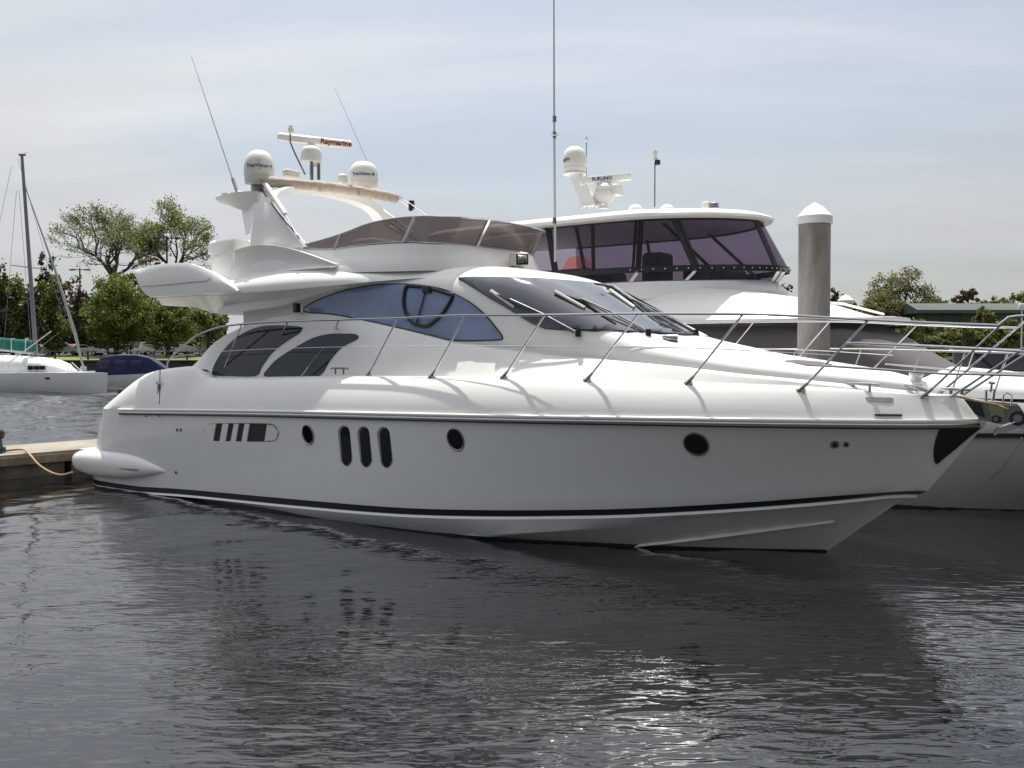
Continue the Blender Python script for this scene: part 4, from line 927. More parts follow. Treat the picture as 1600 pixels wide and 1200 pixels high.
wr2 = tab((3, 1.95), (9, 1.95), (10.5, 1.88), (11.4, 1.66), (12.0, 1.30), (12.4, .7), (12.5, .2)); zr2 = tab((3, 3.9), (8.5, 3.88), (9.5, 3.80), (10.4, 3.66), (11.0, 3.50), (11.4, 3.36), (12.0, 3.20), (12.5, 3.12))
rf = []
for s in (3, 5, 7, 8, 8.6, 9.1, 9.5, 9.9, 10.3, 10.6, 10.9, 11.2, 11.4, 11.6, 11.8, 12.0, 12.2, 12.35, 12.45):
    zt = zr2(s); w = wr2(s); rf.append([(s, w-.25, 3.09), (s, w-.04, 3.10), (s, w, 3.13), (s, w, 3.17), (s, w-.04, 3.20)]+[(s, (w-.05)*c, 3.20+(max(zt, 3.21)-3.20)*d) for c, d in ((.97, .12), (.90, .40), (.80, .72), (.70, .90), (.5, .98), (.2, 1), (0, 1))])
body2('coachroof', rf, GEL)
strip2('overhang_strip', wr2, BLACK, 3.035, 3.085, -.06, 3, 12.3)  # thin black strip just under the coachroof edge
# flybridge console, deflector and enclosure
def ring_plan(pts, n=5):
    h = catmull(pts, n); return h+[(a, -b) for a, b in reversed(h[:-1])]
PB_ = ring_plan([(4.2, 1.80), (6.5, 1.80), (7.7, 1.70), (8.8, 1.38), (9.7, .85), (10.15, .35), (10.22, 0)])
PC_ = ring_plan([(4.2, 1.75), (6.5, 1.75), (7.9, 1.66), (8.9, 1.30), (9.6, .80), (9.95, .35), (10.0, 0)])
PTp = ring_plan([(4.2, 1.72), (6.5, 1.72), (7.9, 1.62), (8.7, 1.28), (9.3, .80), (9.6, .35), (9.68, 0)])
def pl(p, z, dt=0): return [Lc((a, b+CT, z)) for a, b in p]
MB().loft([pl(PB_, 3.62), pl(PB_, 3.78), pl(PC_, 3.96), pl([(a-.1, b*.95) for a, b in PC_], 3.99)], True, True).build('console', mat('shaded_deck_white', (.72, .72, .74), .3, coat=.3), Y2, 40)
def skirt(name, p0, z0, p1, z1, m, th=.02, parent=Y2):
    r = [[Lc((a[0], a[1]+CT, z0)), Lc((b[0], b[1]+CT, z1)), Lc((b[0]-th, (b[1])*.99+CT, z1)), Lc((a[0]-th, a[1]*.99+CT, z0))] for a, b in zip(p0, p1)]
    return MB().loft(r, True, True).build(name, m, parent, 60)
PD_ = [(a*.6+b[0]*.4, (c*.6+b[1]*.4)) for (a, c), b in zip(PC_, PB_)]
lerp = lambda p, q, w: [(a[0]*(1-w)+b[0]*w, a[1]*(1-w)+b[1]*w) for a, b in zip(p, q)]
df = skirt('wind_deflector', PC_, 3.97, PB_, 4.20, VINYL)
en = skirt('enclosure', PB_, 4.24, PTp, 5.22, VINYL)
skirt('hem', [(a+.03, b*1.02) for a, b in PB_], 4.14, [(a+.02, b*1.012) for a, b in PB_], 4.26, BLACK, parent=en)
skirt('hem', [(a+.0, b*1.01) for a, b in lerp(PB_, PTp, .93)], 5.15, [(a+.01, b*1.012) for a, b in PTp], 5.26, BLACK, parent=en)
sn = 0
for i in range(10, len(PB_)-10, 1):
    a, b = PB_[i]
    if b > -1.3: MB().lathe(Lc((a+.045, b*1.03+CT, 4.20)), [(.012, -.012), (.016, 0), (.012, .012)], 8).build('snap', STEEL, en)
def proj_x(p): w = Matrix.Rotation(HEAD, 3, 'Z') @ Vector(Lc(p))+Vector((OX, OY, 0)); return 800+FPX*w.x/w.y
def post(px0, px1, pa, za, pb, zb, m, w, name, parent, rng=None, off=.03):
    I = range(len(pa)//2+8)
    def at(pp, z, px):
        best = None
        for i in I:
            (a, b), (c, d) = pp[i], pp[i+1]; x0, x1 = proj_x((a, b+CT, z)), proj_x((c, d+CT, z))
            if min(x0, x1) <= px <= max(x0, x1): k = (px-x0)/(x1-x0+1e-9); best = Vector((a+(c-a)*k, b+(d-b)*k+CT, z)); break
        return best
    a, b = at(pa, za, px0), at(pb, zb, px1)
    if a is None or b is None: print('post miss', px0, px1); return
    o = Vector((.7, .7, 0)).normalized()*off
    tdir = Vector((.75, -.66, 0))*w/2
    q = [a+o-tdir, a+o+tdir, b+o+tdir, b+o-tdir]; r = [v-o*1.3 for v in q]
    return MB().add([Lc(v) for v in q+r], [(0, 1, 2, 3), (7, 6, 5, 4), (0, 4, 5, 1), (2, 6, 7, 3), (1, 5, 6, 2), (0, 3, 7, 4)]).build(name, m, parent, 0)
for a, b, w in ((868, 856, .13), (996, 1001, .10), (988, 993, .05), (1085, 1050, .10), (1091, 1058, .05), (927, 925, .07), (1212, 1178, .10)): post(a, b, PB_, 4.2, PTp, 5.2, BLACK, w, 'frame_strip', en)
for a, b in ((985, 996), (1071, 1087), (1205, 1216), (1212, 1224)): post(a, b, PC_, 3.97, PB_, 4.17, GEL, .07, 'deflector_post', df)
HT = ring_plan([(2.2, 1.0), (2.4, 1.75), (3.6, 1.92), (6.5, 1.92), (8.0, 1.84), (8.9, 1.45), (9.5, .92), (9.8, .4), (9.86, 0)])
def sc_(p, k, dx=0): return [(5.8+(a-5.8)*k+dx, b*k) for a, b in p]
ht = MB().loft([pl(sc_(HT, .97), 5.19), pl(HT, 5.215), pl(sc_(HT, 1.006), 5.26), pl(sc_(HT, .995), 5.30), pl(sc_(HT, .95), 5.36), pl(sc_(HT, .8), 5.42), pl(sc_(HT, .5), 5.46)], True, True).build('hardtop', GEL, Y2, 50)
# furniture inside, seen through the vinyl
MB().rbox(Lc((7.4, CT, 4.25)), (.5, .6, .9), .1).build('helm_seat', mat('navy_vinyl', (.03, .03, .05), .6), Y2)
MB().rbox(Lc((8.7, CT-.1, 4.15)), (.6, 1.9, .34), .1).build('dash', MATS['navy_vinyl'], Y2)
MB().rbox(Lc((5.6, CT+.3, 4.1)), (1.6, 1.6, .55), .12).build('settee', MATS['navy_vinyl'], Y2)
for t in (1.5, -1.5): MB().tube([Lc((6.6, CT+t, 3.9)), Lc((6.3, CT+t, 5.2))], .04, 8).build('hardtop_leg', BLACK, Y2)
for t in (.9, -1.2): MB().tube([Lc((9.2, CT+t, 4.1)), Lc((8.0, CT+t, 5.2))], .035, 8).build('hardtop_leg', BLACK, Y2)
# electronics on the hardtop
dm, c, r, h = dome(898, 270, 229, 38, CT+1.0, DOMEM, Y2); wrap_text('sight', c, r*.99, h*.45, .11, LOGO, dm, az=R(-48), bold=.001, shear=.3)
c2 = P(922, 322, t=CT+1.0); MB().loft([[Lc(Vector((c2.x-.16, c2.y+.09, c2.z))), Lc(Vector((c2.x+.16, c2.y+.09, c2.z))), Lc(Vector((c2.x+.16, c2.y-.09, c2.z))), Lc(Vector((c2.x-.16, c2.y-.09, c2.z)))], [Lc(c+Vector((-.1, .07, -.04))), Lc(c+Vector((.16, .07, -.04))), Lc(c+Vector((.16, -.07, -.04))), Lc(c+Vector((-.1, -.07, -.04)))]], True, True).build('dome_mast', GEL, Y2, 20)
MB().lathe(Lc(c+Vector((0, 0, -.05))), [(.10, 0), (.25, .01), (.25, .04), (.15, .05)], 18).build('mount', GEL, dm)
rp = P(944, 322, t=CT+.8)
rd2 = MB().lathe(Lc(rp), [(.10, -.05), (.12, .05), (.2, .12), (.24, .22), (.22, .30), (.19, .33), (.20, .40), (.14, .48), (.06, .50), (.06, .56), (.002, .57)], 20).build('scanner_pedestal', DOMEM, Y2)
MB().rbox(Lc(rp+Vector((.18, -.1, .33))), (.3, .3, .22), .05).build('gearbox', DOMEM, rd2)
a, b = P(906, 283.5, t=CT+1.15), P(987, 275.5, t=CT+.45); dirv = b-a; dn = dirv.normalized(); sd2 = dn.cross(Vector((0, 0, 1))).normalized(); sd2 = sd2 if sd2.dot(EB-a) > 0 else -sd2; up2 = Vector((0, 0, 1))
rings = []
for w, k in ((0, .6), (.012, .9), (.03, 1), (.97, 1), (.99, .9), (1, .6)):
    cc_ = a+dirv*w; rings.append([Lc(cc_+sd2*(x*.07*k)+up2*(z*.08*k)) for x, z in ((-1, -.8), (-.8, -1), (.8, -1), (1, -.8), (1, .6), (.7, 1), (-.7, 1), (-1, .6))])
br2 = MB().loft(rings, True, True).build('scanner_bar', GEL, rd2, 50)
flat_text('FURUNO', a+dirv*.42+sd2*.074+Vector((0, 0, -.0)), dn, up2, .105, LOGO, br2, bold=.003)
def mast2(px, y0, y1, t, r, tp=0):
    p = P(px, y0, t=t); q = P(px, y1, t=t); return MB().tube([Lc(p), Lc((p.x, p.y, q.z))], r, 8).build('light_mast', STEELD, Y2), Vector((p.x, p.y, q.z))
o, q = mast2(1023, 324, 252, CT+.5, .014); MB().lathe(Lc(q), [(.02, -.02), (.045, 0), (.05, .06), (.035, .09), (.05, .11), (.06, .17), (.04, .22), (.002, .23)], 14).build('all_round_light', CREAM, o); MB().rbox(Lc(q+Vector((.06, 0, -.03))), (.10, .08, .10), .01).build('lamp_box', RUBBER, o)
o, q = mast2(916, 325, 222, CT+.2, .010); MB().lathe(Lc(q), [(.02, 0), (.045, .04), (.05, .09), (.03, .13), (.002, .135)], 12).build('gps_mushroom', CREAM, o)
for px, py, w, hh, m in ((1104, 320.5, .16, .12, CREAM), (1116, 321, .14, .11, STEELD)): MB().rbox(Lc(P(px, py, t=CT+.3)), (w, .16, hh), .02).build('floodlight', m, Y2)
for px in (993, 1042): MB().lathe(Lc(P(px, 324.5, t=CT+.4)), [(.16, -.06), (.14, .0), (.09, .05), (.002, .07)], 14).build('antenna_puck', GEL, Y2)
for i in range(5): q = P(912+i*6, 318-2*(i % 2), t=CT+.9); MB().tube([Lc(q+Vector((-.1, 0, -.1))), Lc(q+Vector((.0, 0, .04))), Lc(q+Vector((.12, .02, -.03)))], .022, 6).build('horn_trumpet', STEEL, Y2)
MB().tube([Lc(P(1240, 469, t=CT-1)), Lc(P(1318, 475, t=CT-.5)), Lc(P(1381, 491, t=CT-.1))], [.03, .025, .02], 8).build('lowered_antenna', GEL, Y2)
MB().rbox(Lc(P(1237, 475, t=CT-.2)), (.12, .14, .16), .02).build('searchlight', CREAM, Y2)
# foredeck hump, fittings and rails
hump = body2('foredeck_trunk', [sec2(s, w, 1.80, z, 2.6) for s, w, z in ((11.0, 1.5, 2.30), (11.8, 1.45, 2.33), (12.6, 1.38, 2.33), (13.4, 1.28, 2.31), (14.2, 1.10, 2.24), (15.0, .85, 2.10), (15.6, .55, 1.96), (16.0, .25, 1.86))], GEL)
rl2f = lambda s: CT+max(.05, half(2.12, 9, 17.3, 3.6)(s))
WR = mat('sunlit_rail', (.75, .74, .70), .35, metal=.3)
top2 = [PT(x, y, rl2f) for x, y in catmull([(1050, 549.5), (1130, 546.5), (1220, 546), (1320, 545.5), (1420, 547.5), (1490, 549), (1560, 551), (1610, 553)], 4)]
for sg in (1, -1): MB().tube([Lc((p.x, CT+sg*(p.y-CT), p.z)) for p in top2], .016, 8).build('guard_rail', WR, Y2)
for i in range(1, len(top2)-1, 4):
    p = top2[i]
    for sg in (1, -1): MB().tube([Lc((p.x, CT+sg*(p.y-CT), p.z)), Lc((p.x-.22, CT+sg*(p.y-CT+.02), z2d(p.x)))], .013, 8).build('stanchion', WR, Y2)
# bow chain and line running down from the cruiser's bow
MB().tube([Lc(P(x, y, t=CT+2.2-1.2*i/5)) for i, (x, y) in enumerate(((1597, 684), (1583, 707), (1565, 733), (1530, 763), (1495, 781), (1450, 803)))], .008, 6).build('bow_line', ROPE, Y2)

# ================================================================== PILINGS, DOCK
CONC = mat('piling_concrete', (.34, .315, .30), .85, noise=(2.2, .55, (1, 1, .28)), bump=(9, .6, .05))
CAPW = mat('cap_white', (.80, .79, .76), .5, noise=(5, .05))
def piling(px0, px1, ytop, D, label):
    cx = (px0+px1)/2; r = (px1-px0)/2/FPX*D; w = Wd(cx, 600, D); zt = Wd(cx, ytop, D).z
    e = empty('piling', (w.x, D, 0), 0, label=label, cat='piling', group='capped concrete pilings')
    h = r*.95; cb = zt-h*1.15
    MB().lathe((0, 0, 0), [(r*.985, -1.5), (r, 0), (r*1.0, 1.5), (r*.99, cb+.05)], 32).build('shaft', CONC, e, 40)
    MB().lathe((0, 0, 0), [(r*1.0, cb-.30*r), (r*1.10, cb-.28*r), (r*1.10, cb+.20*r), (r*1.06, cb+.24*r), (r*.55, cb+.72*(zt-cb)), (.01, zt)], 32).build('cap', CAPW, e, 30)
piling(1246, 1295, 316.5, 15.4, 'tall concrete piling with a white cone cap, rising between the two large yachts')
piling(1309, 1331, 459.5, 36, 'smaller distant piling with a white cone cap, to the right of the tall one')
DOCKT = mat('dock_concrete', (.27, .24, .195), .85, noise=(1.2, .3)); DOCKS = mat('dock_side', (.16, .14, .12), .8, noise=(3, .4))
dk = empty('floating_dock', (OX, OY, 0), HEAD, label='low floating dock with pale concrete deck across the sterns at left', cat='dock')
MB().box((-3.45, 0, .44), (2.1, 26, .12)).build('deck', DOCKT, dk, 0)
for i in range(9): MB().box((-3.45, -12.6+3.15*i, .17), (1.9, 3.0, .42)).build('float', DOCKS, dk, 0)
MB().box((-2.385, 0, .36), (.05, 26, .16)).build('fender_board', mat('weathered_timber', (.22, .17, .12), .9, noise=(4, .4)), dk, 0)
def world_on(px, py, z): r = ray(px, py); return Vector((0, 0, EYE))+r*((z-EYE)/r.z)
rp_ = [world_on(-30, 707, .53), world_on(6, 704.5, .53), world_on(24, 702.5, .56), world_on(38, 703, .56)]
rp_ += [Wd(48, 712, 19.2), Wd(58, 724, 19.0), Wd(70, 733, 18.9), Wd(84, 740, 18.8), Wd(98, 742, 18.8), Wd(114, 738, 18.8)]
mkr = MB().tube([Vector(p) for p in catmull([tuple(p) for p in rp_], 5)], .022, 8).build('mooring_rope', ROPE, None, label='tan mooring rope looping from the dock down to the stern of the large yacht', cat='rope')
cl0 = world_on(26, 704.5, .50)
c_ = MB().tube([cl0+Vector((-.28, .0, .07)), cl0+Vector((.30, -.03, .07))], .03, 8).tube([cl0+Vector((-.1, 0, 0)), cl0+Vector((-.1, 0, .07))], .03, 8).tube([cl0+Vector((.1, 0, 0)), cl0+Vector((.1, 0, .07))], .03, 8)
c_.build('dock_cleat', STEELD, dk)
TEAL = mat('teal_hose', (.015, .06, .055), .5); DRED = mat('dark_red_paint', (.035, .012, .012), .5)
b0 = world_on(-2, 708, .5)
pdl = empty('dock_pedestal', (b0.x, b0.y, .5), 0, label='dark post with a red and teal top cut by the left edge on the dock', cat='dock post')
MB().lathe((0, 0, 0), [(.09, 0), (.08, .05), (.07, .22), (.05, .3)], 14).build('post', TEAL, pdl); MB().lathe((0, 0, .28), [(.06, 0), (.11, .04), (.12, .14), (.08, .2), (.002, .22)], 14).build('head', DRED, pdl)
MB().tube([(.10*math.cos(a/3)+.03, .1*math.sin(a/3), .03+.002*a) for a in range(0, 50)], .016, 6).build('coiled_hose', TEAL, pdl)

# ================================================================== SHORE
def hills():
    GR = mat('grass', (.16, .17, .045), .95, noise=(.25, .35))
    V = [(-420, 106.5, 1.95), (420, 106.5, 1.95), (420, 119, 2.35), (-420, 119, 2.35), (420, 420, 5), (-420, 420, 5)]
    mkobj('ground', V, [(0, 1, 2, 3), (3, 2, 4, 5)], GR, None, 0, kind='structure')
    mkobj('car_park', [(-120, 121.5, 2.45), (60, 121.5, 2.45), (60, 150, 2.92), (-120, 150, 2.92)], [(0, 1, 2, 3)], mat('asphalt', (.07, .07, .068), .9, noise=(.8, .2)), None, 0, kind='structure')
hills()
wall_e = empty('seawall', (0, 106, 0), 0, label='dark stone seawall along the far shore below the grass', cat='seawall')
MB().box((0, 0, .7), (800, 1.2, 2.44)).build('wall', mat('seawall_stone', (.075, .062, .052), .95, noise=(1.1, .7), bump=(2.0, .9, .3)), wall_e, 0)
MB().box((0, -.1, 1.98), (800, 1.5, .12)).build('capping', mat('capping_timber', (.12, .10, .085), .9, noise=(2, .4)), wall_e, 0)
FM = mat('fence_metal', (.16, .155, .15), .6)
def fence(x0, x1, D, z, label):
    e = empty('fence', ((x0+x1)/2, D, z), 0, label=label, cat='fence'); n = int((x1-x0)/3.6)
    for i in range(n+1): MB().box((x0+(x1-x0)*i/n-(x0+x1)/2, 0, .52), (.16, .16, 1.04)).build('post', mat('fence_post', (.05, .04, .035), .9), e, 0)
    for h in (.98, .45): MB().box((0, -.1, h), (x1-x0, .05, .075)).build('rail', FM, e, 0)
fence(-66, -29, 107.6, 2.05, 'post and rail fence along the far shore at left, in front of the parked cars')
# ------------------------------------------------------------------ foliage
def leafmat(name, a, b, c=None):
    m = bpy.data.materials.new(name); m.use_nodes = True; nt = m.node_tree; N = nt.nodes.new; L = nt.links.new; p = nt.nodes['Principled BSDF']
    p.inputs['Roughness'].default_value = .6; p.inputs['Specular IOR Level'].default_value = .3
    at = N('ShaderNodeAttribute'); at.attribute_name = 'tone'; rp = N('ShaderNodeValToRGB'); e = rp.color_ramp.elements
    e[0].position = .0; e[0].color = (*a, 1); e[1].position = 1; e[1].color = (*(c or b), 1)
    if c: q = e.new(.6); q.color = (*b, 1)
    L(at.outputs['Fac'], rp.inputs[0]); L(rp.outputs[0], p.inputs['Base Color'])
    tr = N('ShaderNodeBsdfTranslucent'); L(rp.outputs[0], tr.inputs[0]); mx = N('ShaderNodeMixShader'); mx.inputs[0].default_value = .35
    L(p.outputs[0], mx.inputs[1]); L(tr.outputs[0], mx.inputs[2]); L(mx.outputs[0], nt.nodes['Material Output'].inputs[0]); return m
LM = {'green': leafmat('leaf_green', (.065, .095, .022), (.14, .185, .040), (.24, .28, .065)),
      'dark': leafmat('leaf_dark', (.020, .034, .016), (.045, .062, .026), (.07, .09, .035)),
      'pale': leafmat('leaf_pale', (.13, .16, .05), (.22, .25, .08), (.33, .35, .13)),
      'olive': leafmat('leaf_olive', (.09, .10, .04), (.17, .17, .065), (.25, .235, .09)),
      'rust': leafmat('leaf_rust', (.08, .045, .03), (.13, .075, .05), (.15, .11, .06))}
BARK = mat('bark', (.060, .048, .042), .95, noise=(6, .4))
NR = np.random.default_rng(11)
def leaves(name, cen, size, m, parent, tone):
    """one mesh of small leaf clusters (bent quads) at the given centres"""
    n = len(cen); a = NR.normal(size=(n, 3)); a /= np.linalg.norm(a, axis=1)[:, None]; h = NR.normal(size=(n, 3)); b = np.cross(a, h); b /= np.linalg.norm(b, axis=1)[:, None]
    s = size*NR.uniform(.6, 1.3, n)[:, None]; a = a*s*.5; b = b*s*.34; c = np.cross(a, b)/np.maximum(s, 1e-6)*.5
    V = np.stack([cen-a-b*.5, cen-b, cen+a*.2-b*1.1+c, cen+a, cen+a*.1+b+c, cen-a*.6+b*.9], 1).reshape(-1, 3)
    me = bpy.data.meshes.new(name); me.vertices.add(len(V)); me.vertices.foreach_set('co', V.ravel()); me.loops.add(n*6); me.loops.foreach_set('vertex_index', np.arange(n*6, dtype=np.int32))
    me.polygons.add(n); me.polygons.foreach_set('loop_start', np.arange(0, n*6, 6, dtype=np.int32)); me.polygons.foreach_set('loop_total', np.full(n, 6, dtype=np.int32))
    me.update(); at = me.attributes.new('tone', 'FLOAT', 'FACE'); at.data.foreach_set('value', tone.astype(np.float32)); me.materials.append(m)
    o = bpy.data.objects.new(name, me); COL.objects.link(o); o.parent = parent; return o
def tree(px, ytop, ybase, D, w, kind, label, n=2600, lobes=9, leaf=.42, trunk=True, flat=1.0, group=None, name='tree', gap=0.):
    """crown of many clumps between ytop and ybase at depth D; w = half width in pixels"""
    k = D/FPX; c = Wd(px, 600, D); gz = 2.1 if D < 125 else 2.6; zt = Wd(px, ytop, D).z; zb = max(gz+.2, Wd(px, ybase, D).z); rw = w*k
    e = empty(name, (c.x, D, gz), 0, label=label, cat='tree' if name != 'shrub' else 'shrub', **({'group': group} if group else {}))
    H = zt-zb; mid = (zt+zb)/2-gz; P_ = []; T_ = []
    L_ = []
    for i in range(lobes):
        a = rnd.uniform(0, 2*math.pi); v = rnd.uniform(-1, 1); rr = math.sqrt(max(0, 1-v*v*.9))*rnd.uniform(.35, .78)
        L_.append((rw*rr*math.cos(a), rw*rr*math.sin(a)*.8, mid+v*H*.5*.68, rw*rnd.uniform(.28, .48), H*.5*rnd.uniform(.26, .46)*flat, rnd.uniform(.25, .75)))
    L_.append((0, 0, mid+H*.5*.60, rw*.42, H*.5*.40, .6)); per = n//len(L_)
    for x, y, z, r, h, tn in L_:
        sub = max(3, int(per/26)); cc = NR.normal(size=(sub, 3)); cc /= np.linalg.norm(cc, axis=1)[:, None]; cc *= NR.uniform(.55, 1.0, sub)[:, None]**.5
        idx = NR.integers(0, sub, per); q = cc[idx]+NR.normal(size=(per, 3))*.17; keep = np.ones(per, bool)
        P_.append(q*np.array([r, r, h])+np.array([x, y, z])); T_.append(np.clip(tn+NR.normal(size=sub)[idx]*.18+NR.normal(size=per)*.14, 0, 1))
    P_ = np.concatenate(P_); T_ = np.concatenate(T_); P_[:, 2] = np.maximum(P_[:, 2], .15)
    leaves('crown', P_, leaf, LM[kind], e, T_)
    if trunk:
        mb = MB(); tr = max(.14, rw*.07); top = mid
        mb.tube([(0, 0, -.3), (.1, 0, top*.35), (-.1, .1, top*.8), (0, 0, top+H*.25)], [tr*1.3, tr, tr*.7, tr*.25], 8)
        for x, y, z, r, h, tn in L_[:6]: mb.tube([(0, 0, top*.45), (x*.45, y*.45, (top*.55+z)/2), (x, y, z)], [tr*.6, tr*.4, tr*.12], 6)
        mb.build('trunk', BARK, e, 60)
    return e
def bare_tree(px, ytop, ybase, D, w, kind, label, seed, leafn=1500, leaf=.36, lean=0., spread=.62, depth=6, lh=0.35):
    """open tree in early leaf: real forking limbs down to twigs, thin leaf tufts at their ends"""
    rs = random.Random(seed); c = Wd(px, 600, D); gz = 2.6; H = Wd(px, ytop, D).z-gz; rw = w*D/FPX
    e = empty('tree', (c.x, D, gz), 0, label=label, cat='tree'); mb = MB(); ends = []; zb0 = Wd(px, ybase, D).z-gz
    def grow(p, d, ln, r, lv):
        pts = [p]; rr_ = [r]
        for i in range(3):
            d = (d+Vector((rs.gauss(0, .13), rs.gauss(0, .13), rs.gauss(.03, .08)))).normalized(); p = p+d*ln/3; pts.append(p); rr_.append(r*(1-.13*(i+1)))
        mb.tube(pts, rr_, 6 if lv < 3 else 4, caps=False)
        if lv >= depth-1: ends.extend(pts[1:])
        elif lv >= 3: ends.extend(pts[3:])
        if lv >= depth: return
        for i in range(rs.choice((2, 3, 3)) if lv < depth-1 else 3):
            a = rs.uniform(0, 2*math.pi); s = rs.uniform(.35, spread+.2); o = Vector((math.cos(a), math.sin(a), 0)); o = (o-d*o.dot(d)).normalized()
            grow(p if i else pts[2], (d*math.cos(s)+o*math.sin(s)+Vector((0, 0, .02))).normalized(), ln*rs.uniform(.66, .86), r*.60, lv+1)
    r0 = H*.018
    mb.tube([(0, 0, -.3), (lean*.3, 0, zb0*.5), (lean, 0, zb0)], [r0*1.5, r0*1.15, r0], 8, caps=False)
    ln0 = (H-zb0)*.30
    for i in range(5):
        a = 2*math.pi*i/5+rs.uniform(-.4, .4); s = rs.uniform(.35, 1.15)
        grow(Vector((lean, 0, zb0)), Vector((math.cos(a)*math.sin(s)*1.15, math.sin(a)*math.sin(s)*.8, math.cos(s))).normalized(), ln0*rs.uniform(.85, 1.15), r0*.62, 1)
    P0 = np.array([tuple(p) for p in ends]); 
    xs = np.array([v[0] for v in mb.V])-lean; zs = np.array([v[2] for v in mb.V]); sx = rw/max(1e-3, np.percentile(np.abs(xs), 99)); sz = (H-zb0)/max(1e-3, np.percentile(zs, 99.7)-zb0)
    f = lambda v: (lean+(v[0]-lean)*sx, v[1]*sx, v[2] if v[2] <= zb0 else zb0+(v[2]-zb0)*sz)
    mb.V = [f(v) for v in mb.V]; P0 = np.array([f(v) for v in P0])
    mb.build('trunk', BARK, e, 60)
    idx = NR.integers(0, len(P0), leafn); pr = (P0[idx, 2]-zb0)/(H-zb0); keep = NR.uniform(size=leafn) < np.clip(lh+pr, .1, 1)
    idx = idx[keep]; leaves('crown', P0[idx]+NR.normal(size=(len(idx), 3))*.30, leaf, LM[kind], e, np.clip(NR.normal(.5, .25, len(idx)), 0, 1)); return e
tree(-8, 392, 560, 118, 34, 'dark', 'dark evergreen tree at the far left edge of the shore', 3400, flat=.8)
tree(20, 430, 556, 122, 38, 'green', 'green leafy tree behind the sailing boat mast at far left', 3200)
tree(75, 396, 470, 150, 26, 'dark', 'dark flat-topped pine rising behind the forestay of the sailing boat', 1500, lobes=6, flat=.8)
tree(82, 432, 556, 124, 36, 'green', 'leafy green tree between the sailing boat mast and forestay', 3000)
tree(124, 428, 545, 132, 30, 'rust', 'reddish brown budding tree beside the round green tree', 1700, leaf=.36)
tree(52, 470, 560, 119, 26, 'dark', 'low dark tree at the foot of the sailing boat mast', 1700)
tree(182, 432, 548, 119, 60, 'green', 'broad round bright green tree left of the yacht stern', 15000, lobes=22, leaf=.27)
tree(262, 462, 545, 118, 46, 'green', 'dense green tree under the flybridge overhang of the yacht', 8500, lobes=15, leaf=.28)
tree(325, 478, 548, 124, 34, 'pale', 'light green tree seen beneath the flybridge overhang, right of the dense one', 2300)
tree(232, 402, 470, 145, 50, 'rust', 'rusty red budding tree behind the round green tree', 2200, lobes=10, leaf=.4)
tree(150, 470, 548, 128, 40, 'dark', 'dark shaded tree behind the parked cars at left', 2200)
tree(292, 500, 546, 140, 60, 'dark', 'dark wooded clump far behind the parked cars', 2400)
bare_tree(178, 322, 432, 138, 88, 'pale', 'tall open tree in early leaf with grey forking limbs, left of the yacht', 5, 7800, leaf=.26, depth=7, lh=.15)
bare_tree(272, 312, 425, 136, 62, 'pale', 'tall thin tree with pale green new leaves above the yacht flybridge wing', 9, 9000, leaf=.27, spread=.5, depth=7, lh=.2)
tree(1228, 440, 500, 150, 20, 'dark', 'small dark pine just left of the tall piling', 800, lobes=5)
tree(1302, 452, 500, 150, 26, 'dark', 'dark pine crown behind the small piling', 900, lobes=5)
tree(1352, 474, 572, 126, 48, 'olive', 'olive green tree right of the small piling', 3600, lobes=12)
tree(1322, 466, 560, 128, 30, 'olive', 'olive tree directly behind the small piling', 2000, lobes=9)
tree(1405, 424, 520, 134, 58, 'olive', 'largest tree on the right shore, airy crown above the bow rail', 8500, lobes=22, leaf=.26)
tree(1372, 452, 545, 130, 52, 'olive', 'dense olive tree left of the airy tree on the right shore', 6500, lobes=16, leaf=.28)
tree(1462, 466, 560, 131, 40, 'green', 'green tree at the left end of the green shed', 3800, lobes=12, leaf=.3)
tree(1420, 500, 580, 118, 50, 'green', 'low green tree below the airy tree on the right shore', 3800, lobes=12)
tree(1345, 520, 585, 116, 42, 'green', 'green tree by the grey windshield cover of the cruiser', 2600)
tree(1512, 452, 500, 152, 26, 'rust', 'rusty tree behind the roof of the green shed', 1100, lobes=7)
tree(1560, 462, 505, 152, 30, 'olive', 'olive tree behind the green shed, near the right edge', 1100, lobes=7)
tree(1600, 452, 510, 148, 26, 'olive', 'olive tree at the right edge behind the green shed', 1100, lobes=7)
tree(1496, 508, 585, 116, 46, 'olive', 'creeper covered bush in front of the green shed', 3300, lobes=12, trunk=False)
tree(1570, 498, 585, 115, 42, 'green', 'green bush at the right edge in front of the green shed', 3000, lobes=11, trunk=False)
tree(1535, 480, 540, 121, 22, 'olive', 'tall climbing bush against the green shed wall', 1300, lobes=6, trunk=False)
tree(1470, 548, 588, 110, 40, 'green', 'low shrub by the water on the right shore', 1700, lobes=9, trunk=False, name='shrub')
for i, (x, yt, w) in enumerate(((470, 505, 60), (600, 500, 60), (760, 495, 70), (900, 500, 60), (1010, 505, 60), (1120, 500, 60))):
    tree(x, yt, 552, 130+3*i, w, ('green', 'olive', 'dark')[i % 3], 'tree on the far shore hidden behind the yachts', 900, lobes=7, leaf=.8, group='trees hidden behind the yachts')
